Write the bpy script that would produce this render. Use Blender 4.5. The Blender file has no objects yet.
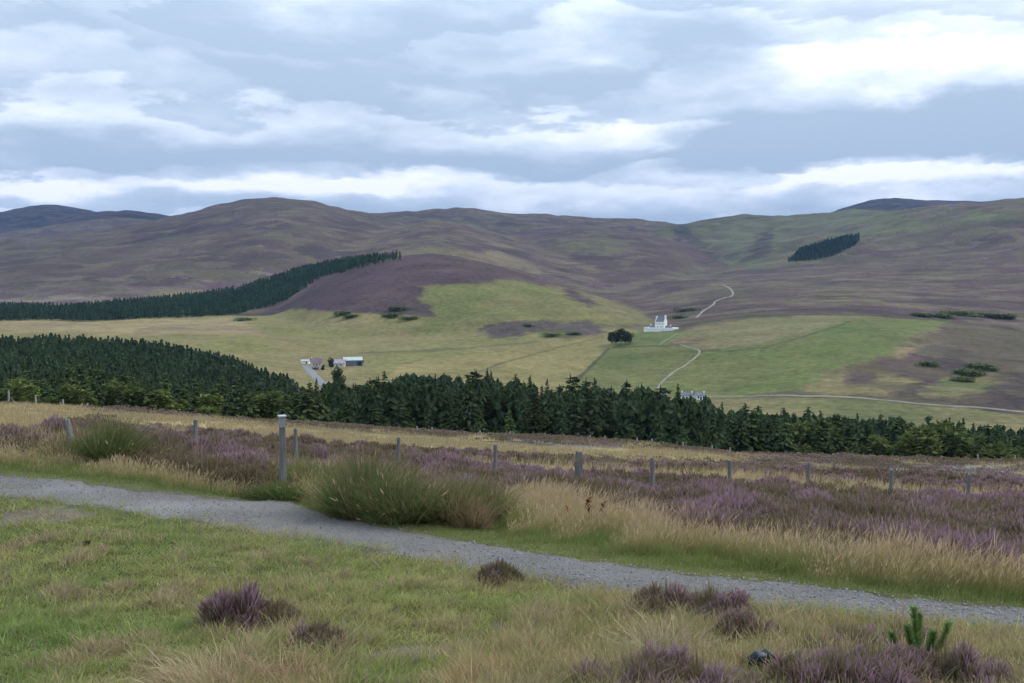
import bpy, bmesh, math, random
import numpy as np
from mathutils import Vector, Matrix

rng = np.random.default_rng(7)
random.seed(7)
SC = bpy.context.scene
COL = SC.collection
F, CX, CY, PITCH, ZC = 983.0, 512.0, 341.5, math.radians(3.87), 1.7
cp, sp = math.cos(PITCH), math.sin(PITCH)

# ------------------------------------------------------------------ view helpers (used to survey the place from the viewpoint)
def ray(px, py):
    px = np.asarray(px, float); py = np.asarray(py, float)
    u = (px - CX) / F; v = -(py - CY) / F
    dx, dy, dz = u, cp + v * sp, -sp + v * cp
    h = np.hypot(dx, dy)
    return np.arctan2(dx, dy), dz / h

def project(x, y, z):
    zz = z - ZC
    fwd = y * cp - zz * sp
    up = y * sp + zz * cp
    fwd = np.where(fwd > 0.05, fwd, 0.05)
    return CX + F * x / fwd, CY - F * up / fwd

# ------------------------------------------------------------------ noise
_P = {}
def perlin(x, y, seed=0):
    if seed not in _P:
        r = np.random.default_rng(1000 + seed)
        a = r.uniform(0, 2 * np.pi, (256, 256))
        _P[seed] = (np.cos(a).astype(np.float32), np.sin(a).astype(np.float32))
    gx, gy = _P[seed]
    xi = np.floor(x).astype(np.int64); yi = np.floor(y).astype(np.int64)
    xf = x - xi; yf = y - yi
    u = xf * xf * xf * (xf * (xf * 6 - 15) + 10); v = yf * yf * yf * (yf * (yf * 6 - 15) + 10)
    def g(i, j, fx, fy):
        a = (xi + i) & 255; b = (yi + j) & 255
        return gx[a, b] * fx + gy[a, b] * fy
    n00 = g(0, 0, xf, yf); n10 = g(1, 0, xf - 1, yf); n01 = g(0, 1, xf, yf - 1); n11 = g(1, 1, xf - 1, yf - 1)
    return 1.5 * ((n00 * (1 - u) + n10 * u) * (1 - v) + (n01 * (1 - u) + n11 * u) * v)

def fbm(x, y, octv=4, seed=0, gain=0.5):
    s = 0; a = 1.0; t = 0
    for i in range(octv):
        s = s + a * perlin(x * 2 ** i + 13.7 * i, y * 2 ** i - 7.3 * i, seed + i); t += a; a *= gain
    return s / t

def sstep(a, b, x):
    t = np.clip((x - a) / (b - a), 0, 1)
    return t * t * (3 - 2 * t)

# ------------------------------------------------------------------ terrain
AZG = np.linspace(-math.pi, math.pi, 7201)
def smooth_tab(v, k=5):
    if k < 1: return v
    w = np.exp(-0.5 * (np.arange(-3 * k, 3 * k + 1) / k) ** 2); w /= w.sum()
    return np.convolve(np.pad(v, 3 * k, mode='edge'), w, 'valid')

def line(pts, k=12):
    """pts (px, py or ('z', z), range): a level of the land -> tables of range and height by bearing"""
    az, zz, rr = [], [], []
    for px, py, r in pts:
        if isinstance(py, tuple):
            a, _ = ray(px, 300.0); z = py[1]
        else:
            a, t = ray(px, py); z = ZC + r * t
        az.append(float(a)); zz.append(float(z)); rr.append(float(r))
    return smooth_tab(np.interp(AZG, az, rr), k), smooth_tab(np.interp(AZG, az, zz), k)

def zl(r, *pz): return line([(p, ('z', z), r) for p, z in pz], 12 if r < 200 else 44)
def yl(r, *py): return line([(p, y, r) for p, y in py])

brow = [(-150, 405), (0, 408), (60, 411), (120, 413), (200, 420), (330, 429), (400, 434), (480, 438), (560, 441), (640, 445),
        (700, 452), (735, 458), (800, 461), (900, 464), (1024, 466), (1180, 468)]
LINES = [
    zl(0.05, (0, 0.0), (1024, 0.0)),
    zl(2.5, (0, -0.26), (1024, -0.26)),
    zl(5.6, (0, -0.66), (1024, -0.68)),
    line([(-150, ('z', -1.02), 8.6), (0, ('z', -1.02), 8.6), (512, ('z', -1.05), 8.6), (1024, ('z', -1.02), 8.2)]),
    line([(-150, 444, 21.5), (75, 446, 21.5), (194, 460, 21), (295, 469, 22), (397, 473, 23), (495, 482, 23), (578, 491, 21.5), (653, 497, 21.5),
          (730, 492, 25), (809, 495, 26), (892, 502, 25.5), (968, 507, 25), (1150, 514, 25)]),
    yl(55, (-150, 419), (0, 422), (200, 436), (400, 450), (600, 465), (800, 474), (1024, 483), (1150, 486)),
    line([(p, y, 130) for p, y in brow]),
    line([(p, y + 7, 168) for p, y in brow]),
    zl(230, (0, -36), (330, -38), (500, -41), (735, -46), (800, -50), (1024, -52)),
    zl(330, (0, -46), (330, -53), (500, -58), (735, -62), (1024, -64)),
    zl(560, (0, -44), (100, -46), (200, -52), (310, -66), (400, -72), (655, -75), (800, -73), (1024, -73)),
    zl(680, (0, -46), (100, -48), (200, -56), (300, -69), (400, -73), (560, -75), (655, -75), (740, -70), (800, -67), (900, -68), (1024, -68)),
    zl(800, (0, -66), (200, -66), (330, -72), (480, -70), (580, -68), (655, -68), (720, -62), (800, -56), (900, -58), (1024, -65)),
    zl(1000, (0, -57), (200, -56), (330, -67), (480, -62), (580, -61), (662, -55), (740, -47), (800, -43), (900, -46), (1024, -61)),
    zl(1300, (0, -51), (200, -54), (300, -58), (480, -56), (600, -57), (662, -55), (740, -39), (800, -32), (900, -35), (1024, -46)),
    zl(1900, (0, -46), (200, -44), (400, -46), (600, -46), (650, -40), (720, -15), (800, -12), (900, -9), (1024, -4)),
    zl(2700, (0, -20), (200, 0), (400, 0), (600, -18), (660, 5), (720, 20), (800, 37), (900, 56), (1024, 82), (1200, 95)),
    zl(3800, (0, 28), (200, 50), (500, 50), (600, 20), (680, 50), (760, 136), (850, 205), (930, 236), (1024, 268), (1200, 290)),
    zl(5200, (0, 60), (500, 60), (680, 60), (850, 170), (1024, 200), (1200, 220)),
    zl(9800, (0, -60), (1024, -60)),
]
LR = np.array([l[0] for l in LINES]); LZ = np.array([l[1] for l in LINES])
# slopes at the knots (in log range), limited so that nothing overshoots
_lr = np.log(LR + 3.0)
_d = np.diff(LZ, axis=0) / np.diff(_lr, axis=0)
LM = np.zeros_like(LZ)
_h = np.diff(_lr, axis=0)
LM[1:-1] = (_d[:-1] * _h[1:] + _d[1:] * _h[:-1]) / (_h[1:] + _h[:-1])
_lim = 3 * np.minimum(abs(_d[:-1]), abs(_d[1:]))
LM[1:-1] = np.where(_d[:-1] * _d[1:] <= 0, 0.25 * LM[1:-1], np.clip(LM[1:-1], -_lim, _lim))
LM[0] = _d[0]; LM[-1] = _d[-1]

def hill(pts, r, w, zf, power=1.5, back=700.0):
    rr = r if isinstance(r, list) else [(p[0], r) for p in pts]
    rs = np.interp([p[0] for p in pts], [a for a, _ in rr], [b for _, b in rr])
    R, Z = line([(p[0], p[1], q) for p, q in zip(pts, rs)], 6)
    return dict(R=R, Z=Z, w=w, zf=zf, p=power, b=back)

HILLS = [
    hill([(-300, 232), (-120, 218), (0, 212), (25, 207), (50, 204.5), (75, 207), (95, 211), (130, 222), (180, 236), (300, 290)], 7500, 2500, 0),
    hill([(-100, 240), (0, 226), (95, 212), (125, 209.5), (150, 211), (172, 216), (220, 232), (300, 280)], 6300, 2000, 0),
    hill([(-400, 262), (0, 240), (100, 229), (172, 217), (210, 205.5), (250, 199), (285, 197), (312, 199.5), (340, 207.5), (365, 212.5), (420, 226), (500, 262)], 4100, 2000, -25, 1.35),
    hill([(250, 300), (340, 224), (365, 212), (400, 210.5), (450, 209.5), (500, 212), (560, 214.5), (600, 217), (640, 220), (670, 222.5), (690, 227), (720, 245), (800, 300)], 5000, 2100, 30, 1.4),
    hill([(200, 300), (300, 256), (345, 243), (380, 230), (430, 219), (455, 221), (480, 227), (520, 238), (580, 252), (650, 268), (720, 288), (800, 310)], 3400, 1500, -35, 1.5),
    hill([(600, 262), (640, 238), (670, 224), (700, 221), (740, 216), (800, 213), (850, 210.5), (900, 210), (1000, 216), (1150, 230)], 4700, 1500, 40, 1.4),
    hill([(430, 262), (520, 236), (560, 229), (600, 227), (640, 231), (668, 238), (695, 249), (722, 264), (750, 284), (800, 320)], 3700, 1300, 10, 1.25, 500),
    hill([(600, 312), (640, 296), (680, 284), (715, 279), (750, 282), (790, 290), (850, 302)], 2050, 420, -45, 1.3, 260),
    hill([(740, 245), (800, 224), (835, 211), (850, 206), (870, 200.5), (895, 198), (920, 199), (960, 203), (1000, 200.5), (1024, 198.5), (1200, 192)], 7000, 2500, 50),
    hill([(160, 345), (230, 322), (280, 302), (300, 292), (330, 275), (360, 264), (400, 256), (430, 253.5), (460, 257), (500, 267), (540, 279), (590, 293), (630, 308), (660, 324), (700, 345)],
         [(230, 1600), (430, 1600), (540, 1480), (630, 1280), (700, 1200)], 560, -62, 1.35, 260),
    hill([(60, 330), (160, 309), (220, 291), (280, 276), (330, 265), (380, 257), (402, 258), (430, 274), (470, 300), (520, 320)], 2000, 480, -50, 1.3, 300),
]

def smax(a, b, k):
    h = np.clip(0.5 + 0.5 * (a - b) / k, 0, 1)
    return b + (a - b) * h + k * h * (1 - h)

def H0(x, y):
    """height of the land at plan position x, y"""
    x = np.atleast_1d(np.asarray(x, float)).ravel(); y = np.atleast_1d(np.asarray(y, float)).ravel()
    out = np.empty_like(x)
    for s in range(0, len(x), 200000):
        xs, ys = x[s:s + 200000], y[s:s + 200000]
        r = np.hypot(xs, ys); az = np.arctan2(xs, ys)
        fi = (az + math.pi) / (2 * math.pi) * 7200
        i0 = np.clip(fi.astype(int), 0, 7199); fr = fi - i0
        def T(tab): return tab[i0] * (1 - fr) + tab[i0 + 1] * fr
        lr = np.log(r + 3.0)
        z = np.full_like(r, 0.0)
        ra = T(LR[0])
        z[:] = T(LZ[0])
        for k in range(len(LINES) - 1):
            rb = T(LR[k + 1])
            m = (r >= ra) & ((r < rb) | (k == len(LINES) - 2))
            ra_, ra = ra, rb
            if not m.any(): continue
            ii, ff = i0[m], fr[m]
            t_ = lambda tab: tab[ii] * (1 - ff) + tab[ii + 1] * ff
            la, lb = np.log(ra_[m] + 3), np.log(rb[m] + 3)
            h = lb - la; t = np.clip((lr[m] - la) / h, 0, 1)
            z0, z1, m0, m1 = t_(LZ[k]), t_(LZ[k + 1]), t_(LM[k]) * h, t_(LM[k + 1]) * h
            z[m] = (2 * t ** 3 - 3 * t ** 2 + 1) * z0 + (t ** 3 - 2 * t ** 2 + t) * m0 + (3 * t ** 2 - 2 * t ** 3) * z1 + (t ** 3 - t ** 2) * m1
        far = r > 700
        if far.any():
            rf, zf_ = r[far], z[far]
            ii, ff = i0[far], fr[far]
            t_ = lambda tab: tab[ii] * (1 - ff) + tab[ii + 1] * ff
            for hl in HILLS:
                R, Z = t_(hl['R']), t_(hl['Z'])
                d = (R - rf) / hl['w']
                front = np.where(d < 1, np.abs(np.clip(d, 0, 1)) ** hl['p'], 1 + (d - 1) * hl['p'])
                back = ((np.clip(rf - R, 0, None)) / hl['b']) ** 1.6 * 120
                hz = Z - 0.5 * ((Z - hl['zf']) + 0.08 * hl['w'] + np.sqrt((Z - hl['zf'] - 0.08 * hl['w']) ** 2 + 900.0)) * np.where(d > 0, front, 0) - np.where(d <= 0, back, 0)
                zf_ = smax(zf_, hz, np.clip(rf * 0.006, 6, 25))
            z[far] = zf_
        # relief
        e = sstep(1700, 3200, r)
        if (e > 0).any():
            g = np.abs(fbm(xs / 520, ys / 620, 4, 11)); gg = np.abs(fbm(xs / 260 + 3, ys / 300, 3, 15))
            z = z + e * (34 * (g - 0.26) + 14 * (gg - 0.28))
        e = sstep(300, 700, r) * (1 - 0.6 * e)
        z = z + e * (2.6 * fbm(xs / 110, ys / 110, 3, 21) + 0.8 * fbm(xs / 28, ys / 28, 2, 25))
        e = sstep(9, 30, r) * (1 - sstep(250, 500, r))
        z = z + e * (0.35 * fbm(xs / 9, ys / 9, 3, 31)) + sstep(60, 130, r) * (1 - sstep(250, 500, r)) * 0.5 * fbm(xs / 22, ys / 22, 2, 33)
        e = (1 - sstep(20, 40, r))
        z = z + e * (0.075 * fbm(xs / 1.6, ys / 1.6, 3, 41) + 0.018 * fbm(xs / 0.35, ys / 0.35, 2, 45))
        out[s:s + 200000] = z
    return out

def ground(px, py, r0, r1, n=500):
    """where the line of sight through a survey point first meets the land between two ranges"""
    px = np.atleast_1d(np.asarray(px, float)); py = np.atleast_1d(np.asarray(py, float))
    az, t = ray(px, py)
    rs = np.exp(np.linspace(math.log(r0), math.log(r1), n))
    X = np.sin(az)[:, None] * rs; Y = np.cos(az)[:, None] * rs
    D = ZC + t[:, None] * rs - H0(X.ravel(), Y.ravel()).reshape(X.shape)
    below = D <= 0
    k = np.where(below.any(1), below.argmax(1), np.argmin(D, 1))
    k = np.clip(k, 1, n - 1)
    i = np.arange(len(px))
    d0, d1 = D[i, k - 1], D[i, k]
    f = np.clip(d0 / np.where(abs(d0 - d1) < 1e-9, 1, d0 - d1), 0, 1)
    r = rs[k - 1] + (rs[k] - rs[k - 1]) * f
    x, y = r * np.sin(az), r * np.cos(az)
    return np.stack([x, y, H0(x, y)], 1)

# ------------------------------------------------------------------ mesh and object helpers
def tag(o, label=None, cat=None, group=None, kind=None):
    for k, v in (('label', label), ('category', cat), ('group', group), ('kind', kind)):
        if v: o[k] = v
    return o

def mesh_np(name, V, quads=None, tris=None, col=None, colb=None, smooth=False):
    me = bpy.data.meshes.new(name)
    V = np.asarray(V, np.float32)
    me.vertices.add(len(V)); me.vertices.foreach_set('co', V.ravel())
    idx, starts, n = [], [], 0
    if quads is not None and len(quads):
        q = np.asarray(quads, np.int32); idx.append(q.ravel()); starts.append(np.arange(len(q)) * 4); n = len(q) * 4
    if tris is not None and len(tris):
        t = np.asarray(tris, np.int32); idx.append(t.ravel()); starts.append(n + np.arange(len(t)) * 3)
    idx = np.concatenate(idx); starts = np.concatenate(starts).astype(np.int32)
    me.loops.add(len(idx)); me.loops.foreach_set('vertex_index', idx)
    me.polygons.add(len(starts)); me.polygons.foreach_set('loop_start', starts)
    if smooth: me.polygons.foreach_set('use_smooth', np.ones(len(starts), bool))
    for nm, c in (('Col', col), ('ColB', colb)):
        if c is not None:
            a = me.color_attributes.new(nm, 'FLOAT_COLOR', 'POINT')
            rgba = np.ones((len(V), 4), np.float32); rgba[:, :3] = c
            a.data.foreach_set('color', rgba.ravel())
    me.update(calc_edges=True)
    return me

def link(name, me, mat=None, parent=None, loc=None):
    o = bpy.data.objects.new(name, me); COL.objects.link(o)
    if mat is not None and me is not None and not me.materials: me.materials.append(mat)
    if parent: o.parent = parent
    if loc is not None: o.location = loc
    return o

def empty(name, loc, rz=0.0):
    o = bpy.data.objects.new(name, None); COL.objects.link(o)
    o.empty_display_size = 0.2; o.location = [float(c) for c in loc]; o.rotation_euler = (0, 0, rz)
    return o

def copy_tree(o, parent=None):
    c = o.copy(); COL.objects.link(c); c.parent = parent
    for ch in o.children:
        copy_tree(ch, c)
    return c

def bm_obj(name, bm, mat, parent=None, smooth=False):
    me = bpy.data.meshes.new(name); bm.to_mesh(me); bm.free()
    if smooth:
        for p in me.polygons: p.use_smooth = True
    return link(name, me, mat, parent)

def add_box(bm, x0, x1, y0, y1, z0, z1, bevel=0.0):
    vs = [bm.verts.new((x, y, z)) for z in (z0, z1) for y in (y0, y1) for x in (x0, x1)]
    fs = [(0, 2, 3, 1), (4, 5, 7, 6), (0, 1, 5, 4), (2, 6, 7, 3), (0, 4, 6, 2), (1, 3, 7, 5)]
    faces = [bm.faces.new([vs[i] for i in f]) for f in fs]
    if bevel:
        bmesh.ops.bevel(bm, geom=list({e for f in faces for e in f.edges}), offset=bevel, segments=1, affect='EDGES')

def add_gable(bm, x0, x1, y0, y1, z0, z1):
    """roof prism, ridge along x"""
    ym = (y0 + y1) / 2
    a = [bm.verts.new(p) for p in ((x0, y0, z0), (x1, y0, z0), (x1, y1, z0), (x0, y1, z0), (x0, ym, z1), (x1, ym, z1))]
    for f in ((0, 1, 5, 4), (2, 3, 4, 5), (1, 2, 5), (3, 0, 4), (3, 2, 1, 0)): bm.faces.new([a[i] for i in f])

# ------------------------------------------------------------------ materials
def mat_new(name):
    m = bpy.data.materials.new(name); m.use_nodes = True
    nt = m.node_tree
    for n in list(nt.nodes): nt.nodes.remove(n)
    return m, nt

class NT:
    def __init__(s, nt): s.nt = nt
    def n(s, t, **kw):
        nd = s.nt.nodes.new(t)
        for k, v in kw.items():
            if k.startswith('i_'):
                key = k[2:]; key = int(key) if key.isdigit() else key
                s.set(nd.inputs[key], v)
            else: setattr(nd, k, v)
        return nd
    def set(s, inp, v):
        if isinstance(v, bpy.types.NodeSocket): s.nt.links.new(v, inp)
        elif isinstance(v, tuple) and len(v) == 3 and inp.type == 'RGBA': inp.default_value = (*v, 1)
        else: inp.default_value = v
    def math(s, op, a, b=None, c=None, clamp=False):
        nd = s.nt.nodes.new('ShaderNodeMath'); nd.operation = op; nd.use_clamp = clamp
        s.set(nd.inputs[0], a)
        if b is not None: s.set(nd.inputs[1], b)
        if c is not None: s.set(nd.inputs[2], c)
        return nd.outputs[0]
    def mix(s, f, a, b, bt='MIX'):
        nd = s.nt.nodes.new('ShaderNodeMix'); nd.data_type = 'RGBA'; nd.blend_type = bt; nd.clamp_factor = True
        s.set(nd.inputs[0], f); s.set(nd.inputs[6], a); s.set(nd.inputs[7], b)
        return nd.outputs[2]
    def noise(s, vec, scale, detail=4, rough=0.55, dist=0.0, out=0):
        nd = s.nt.nodes.new('ShaderNodeTexNoise')
        s.set(nd.inputs['Vector'], vec); nd.inputs['Scale'].default_value = scale; nd.inputs['Detail'].default_value = detail
        nd.inputs['Roughness'].default_value = rough; nd.inputs['Distortion'].default_value = dist
        return nd.outputs[out]
    def maprange(s, v, a, b, c=0.0, d=1.0, smooth=True):
        nd = s.nt.nodes.new('ShaderNodeMapRange'); nd.interpolation_type = 'SMOOTHSTEP' if smooth else 'LINEAR'
        s.set(nd.inputs[0], v)
        for i, q in enumerate((a, b, c, d)): nd.inputs[i + 1].default_value = q
        return nd.outputs[0]
    def scale(s, col, f):
        nd = s.nt.nodes.new('ShaderNodeVectorMath'); nd.operation = 'SCALE'
        s.set(nd.inputs[0], col); s.set(nd.inputs[3], f)
        return nd.outputs[0]

def terrain_mat():
    m, nt = mat_new('land_cover'); t = NT(nt)
    pos = t.n('ShaderNodeNewGeometry').outputs['Position']
    A = t.n('ShaderNodeAttribute', attribute_name='Col').outputs['Color']
    B = t.n('ShaderNodeAttribute', attribute_name='ColB').outputs['Color']
    big = t.noise(pos, 0.009, 9, 0.68, 0.6)
    f = t.maprange(big, 0.43, 0.57)
    c = t.mix(f, A, B)
    moor = t.n('ShaderNodeAttribute', attribute_name='Moor').outputs['Fac']
    wv = t.n('ShaderNodeVectorMath', operation='MULTIPLY_ADD'); nt.links.new(t.noise(pos, .02, 5, .65, 0, 1), wv.inputs[0]); wv.inputs[1].default_value = (150, 150, 0); nt.links.new(pos, wv.inputs[2])
    fl = t.n('ShaderNodeMapping', i_Scale=(1, 1, 0)); nt.links.new(wv.outputs[0], fl.inputs[0])
    def mosaic(sc):
        v = t.n('ShaderNodeTexVoronoi', i_Scale=sc); nt.links.new(fl.outputs[0], v.inputs['Vector'])
        sp = t.n('ShaderNodeSeparateColor'); nt.links.new(v.outputs['Color'], sp.inputs[0]); return sp.outputs
    m1, m2 = mosaic(.0085), mosaic(.021)
    c = t.mix(t.math('MULTIPLY', moor, t.maprange(m1[0], .62, .80, 0, .75)), c, (.034, .027, .028))
    c = t.mix(t.math('MULTIPLY', moor, t.maprange(m2[0], .76, .86, 0, .65)), c, (.150, .125, .085))
    c = t.mix(t.math('MULTIPLY', moor, t.maprange(m2[1], .72, .86, 0, .6)), c, (.085, .048, .062))
    c = t.mix(t.math('MULTIPLY', moor, t.maprange(m1[1], .74, .86, 0, .55)), c, (.080, .078, .038))
    fine = t.noise(pos, 0.16, 7, 0.7)
    c = t.scale(c, t.maprange(fine, 0.25, 0.75, 0.52, 1.48, False))
    vf = t.noise(pos, 7.0, 4, 0.65)
    c = t.scale(c, t.maprange(vf, 0.25, 0.75, 0.75, 1.25, False))
    b1 = t.n('ShaderNodeBump', i_Strength=0.7, i_Distance=2.0, i_Height=t.noise(pos, 0.12, 6, 0.65))
    b2 = t.n('ShaderNodeBump', i_Strength=0.6, i_Distance=0.03, i_Height=t.noise(pos, 9.0, 4, 0.6), i_Normal=b1.outputs[0])
    bs = t.n('ShaderNodeBsdfPrincipled', i_Roughness=0.95)
    bs.inputs['Specular IOR Level'].default_value = 0.1
    t.set(bs.inputs['Base Color'], c); t.set(bs.inputs['Normal'], b2.outputs[0])
    nt.links.new(bs.outputs[0], t.n('ShaderNodeOutputMaterial').inputs[0])
    return m

def blade_mat(name, trans=0.3, noise_scale=None, vary=False):
    m, nt = mat_new(name); t = NT(nt)
    A = t.n('ShaderNodeAttribute', attribute_name='Col').outputs['Color']
    if noise_scale:
        pos = t.n('ShaderNodeNewGeometry').outputs['Position']
        A = t.scale(A, t.maprange(t.noise(pos, noise_scale, 3), 0.3, 0.7, 0.8, 1.2, False))
    if vary:
        rnd = t.n('ShaderNodeObjectInfo').outputs['Random']
        A = t.mix(t.math('MULTIPLY', rnd, .55), A, t.scale(A, 1.55)); A = t.mix(t.math('MULTIPLY', t.math('FRACT', t.math('MULTIPLY', rnd, 7.3)), .35), A, (.075, .085, .035))
    d = t.n('ShaderNodeBsdfDiffuse', i_Color=A); tr = t.n('ShaderNodeBsdfTranslucent', i_Color=A)
    mx = t.n('ShaderNodeMixShader', i_0=trans); nt.links.new(d.outputs[0], mx.inputs[1]); nt.links.new(tr.outputs[0], mx.inputs[2])
    nt.links.new(mx.outputs[0], t.n('ShaderNodeOutputMaterial').inputs[0])
    return m

def surf_mat(name, c1, c2, scale=6.0, rough=0.85, stretch=(1, 1, 1), bump=0.3, bdist=0.01, spec=0.25, world=False, detail=5, lo=0.35, hi=0.65):
    m, nt = mat_new(name); t = NT(nt)
    if world: v = t.n('ShaderNodeNewGeometry').outputs['Position']
    else: v = t.n('ShaderNodeTexCoord').outputs['Object']
    mp = t.n('ShaderNodeMapping', i_Scale=stretch); nt.links.new(v, mp.inputs[0]); v = mp.outputs[0]
    n1 = t.noise(v, scale, detail, 0.65)
    c = t.mix(t.maprange(n1, lo, hi), c1, c2)
    n2 = t.noise(v, scale * 5, 4, 0.6)
    c = t.scale(c, t.maprange(n2, 0.3, 0.7, 0.85, 1.15, False))
    bs = t.n('ShaderNodeBsdfPrincipled', i_Roughness=rough); bs.inputs['Specular IOR Level'].default_value = spec
    t.set(bs.inputs['Base Color'], c)
    if bump:
        b = t.n('ShaderNodeBump', i_Strength=bump, i_Distance=bdist, i_Height=t.noise(v, scale * 2.5, 4, 0.6)); nt.links.new(b.outputs[0], bs.inputs['Normal'])
    nt.links.new(bs.outputs[0], t.n('ShaderNodeOutputMaterial').inputs[0])
    return m

M_LAND = terrain_mat()
M_BLADE = blade_mat('grass_blade', 0.45)
M_HEATH = blade_mat('heather_sprig', 0.35)
M_NEEDLE = blade_mat('conifer_needles', 0.22, 0.8)
M_CROWN = blade_mat('tree_crown', 0.22, 0.8, True)
M_BARK = surf_mat('bark', (0.09, 0.065, 0.05), (0.16, 0.12, 0.09), 4, stretch=(1, 1, 0.2))
M_POST = surf_mat('weathered_post_wood', (0.12, 0.115, 0.108), (0.22, 0.215, 0.205), 14, stretch=(1, 1, 0.08), bump=0.6, bdist=0.006)
M_PALEPOST = surf_mat('bleached_post_wood', (0.22, 0.21, 0.195), (0.34, 0.33, 0.31), 6, stretch=(1, 1, 0.1))
M_POST2 = surf_mat('lichened_post_wood', (0.11, 0.107, 0.09), (0.18, 0.175, 0.15), 16, stretch=(1, 1, 0.15), bump=0.6, bdist=0.008)
M_WHITE = surf_mat('limewash', (0.74, 0.74, 0.71), (0.83, 0.83, 0.81), 0.4, bump=0.1)
M_SLATE = surf_mat('slate_roof', (0.10, 0.115, 0.15), (0.16, 0.175, 0.21), 1.5, rough=0.6)
M_DARK = surf_mat('dark_opening', (0.02, 0.02, 0.025), (0.035, 0.035, 0.04), 1.0, rough=0.3, bump=0)
M_ROAD = surf_mat('asphalt_road', (0.15, 0.15, 0.16), (0.20, 0.20, 0.21), 0.15, world=True, bdist=0.02)
M_TRACK = surf_mat('gravel_track', (0.155, 0.14, 0.105), (0.22, 0.20, 0.16), 0.12, world=True, bdist=0.05)

# ------------------------------------------------------------------ polygon masks
def poly_mask(px, py, poly, soft=4.0, jit=6.0, x=None, y=None, nscale=40.0, seed=60):
    """soft membership of a surveyed outline (positive inside)"""
    P = np.array(poly, float)
    bb = (px > P[:, 0].min() - 25) & (px < P[:, 0].max() + 25) & (py > P[:, 1].min() - 15) & (py < P[:, 1].max() + 15)
    out = np.zeros(len(px))
    if not bb.any(): return out
    qx, qy = px[bb], py[bb] * 1.0
    if x is not None and jit:
        n1 = fbm(x[bb] / nscale, y[bb] / nscale, 4, seed, 0.6)
        qx = qx + jit * 1.5 * n1; qy = qy + jit * 0.45 * fbm(x[bb] / nscale + 9.1, y[bb] / nscale - 4.2, 4, seed + 5, 0.6)
    d2 = np.full(len(qx), 1e9); ins = np.zeros(len(qx), bool)
    K = 2.2   # vertical pixels weigh more, fields are seen at a grazing angle
    for (ax, ay), (bx, by) in zip(P, np.roll(P, -1, 0)):
        ex, ey = bx - ax, (by - ay) * K
        wx, wy = qx - ax, (qy - ay) * K
        tt = np.clip((wx * ex + wy * ey) / (ex * ex + ey * ey + 1e-9), 0, 1)
        d2 = np.minimum(d2, (wx - tt * ex) ** 2 + (wy - tt * ey) ** 2)
        c = ((ay > qy) != (by > qy)) & (qx < (bx - ax) * (qy - ay) / (by - ay + 1e-12) + ax)
        ins ^= c
    sd = np.where(ins, 1, -1) * np.sqrt(d2)
    out[bb] = sstep(-soft, soft, sd)
    return out

HE = (.064, .042, .043); HD = (.048, .037, .034); HB = (.085, .068, .044); OL = (.080, .070, .038); GR = (.095, .122, .036)
GY = (.142, .136, .050); ST = (.225, .185, .088); SB = (.18, .138, .078); FD = (.014, .014, .017); PU = (.092, .055, .068)
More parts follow.
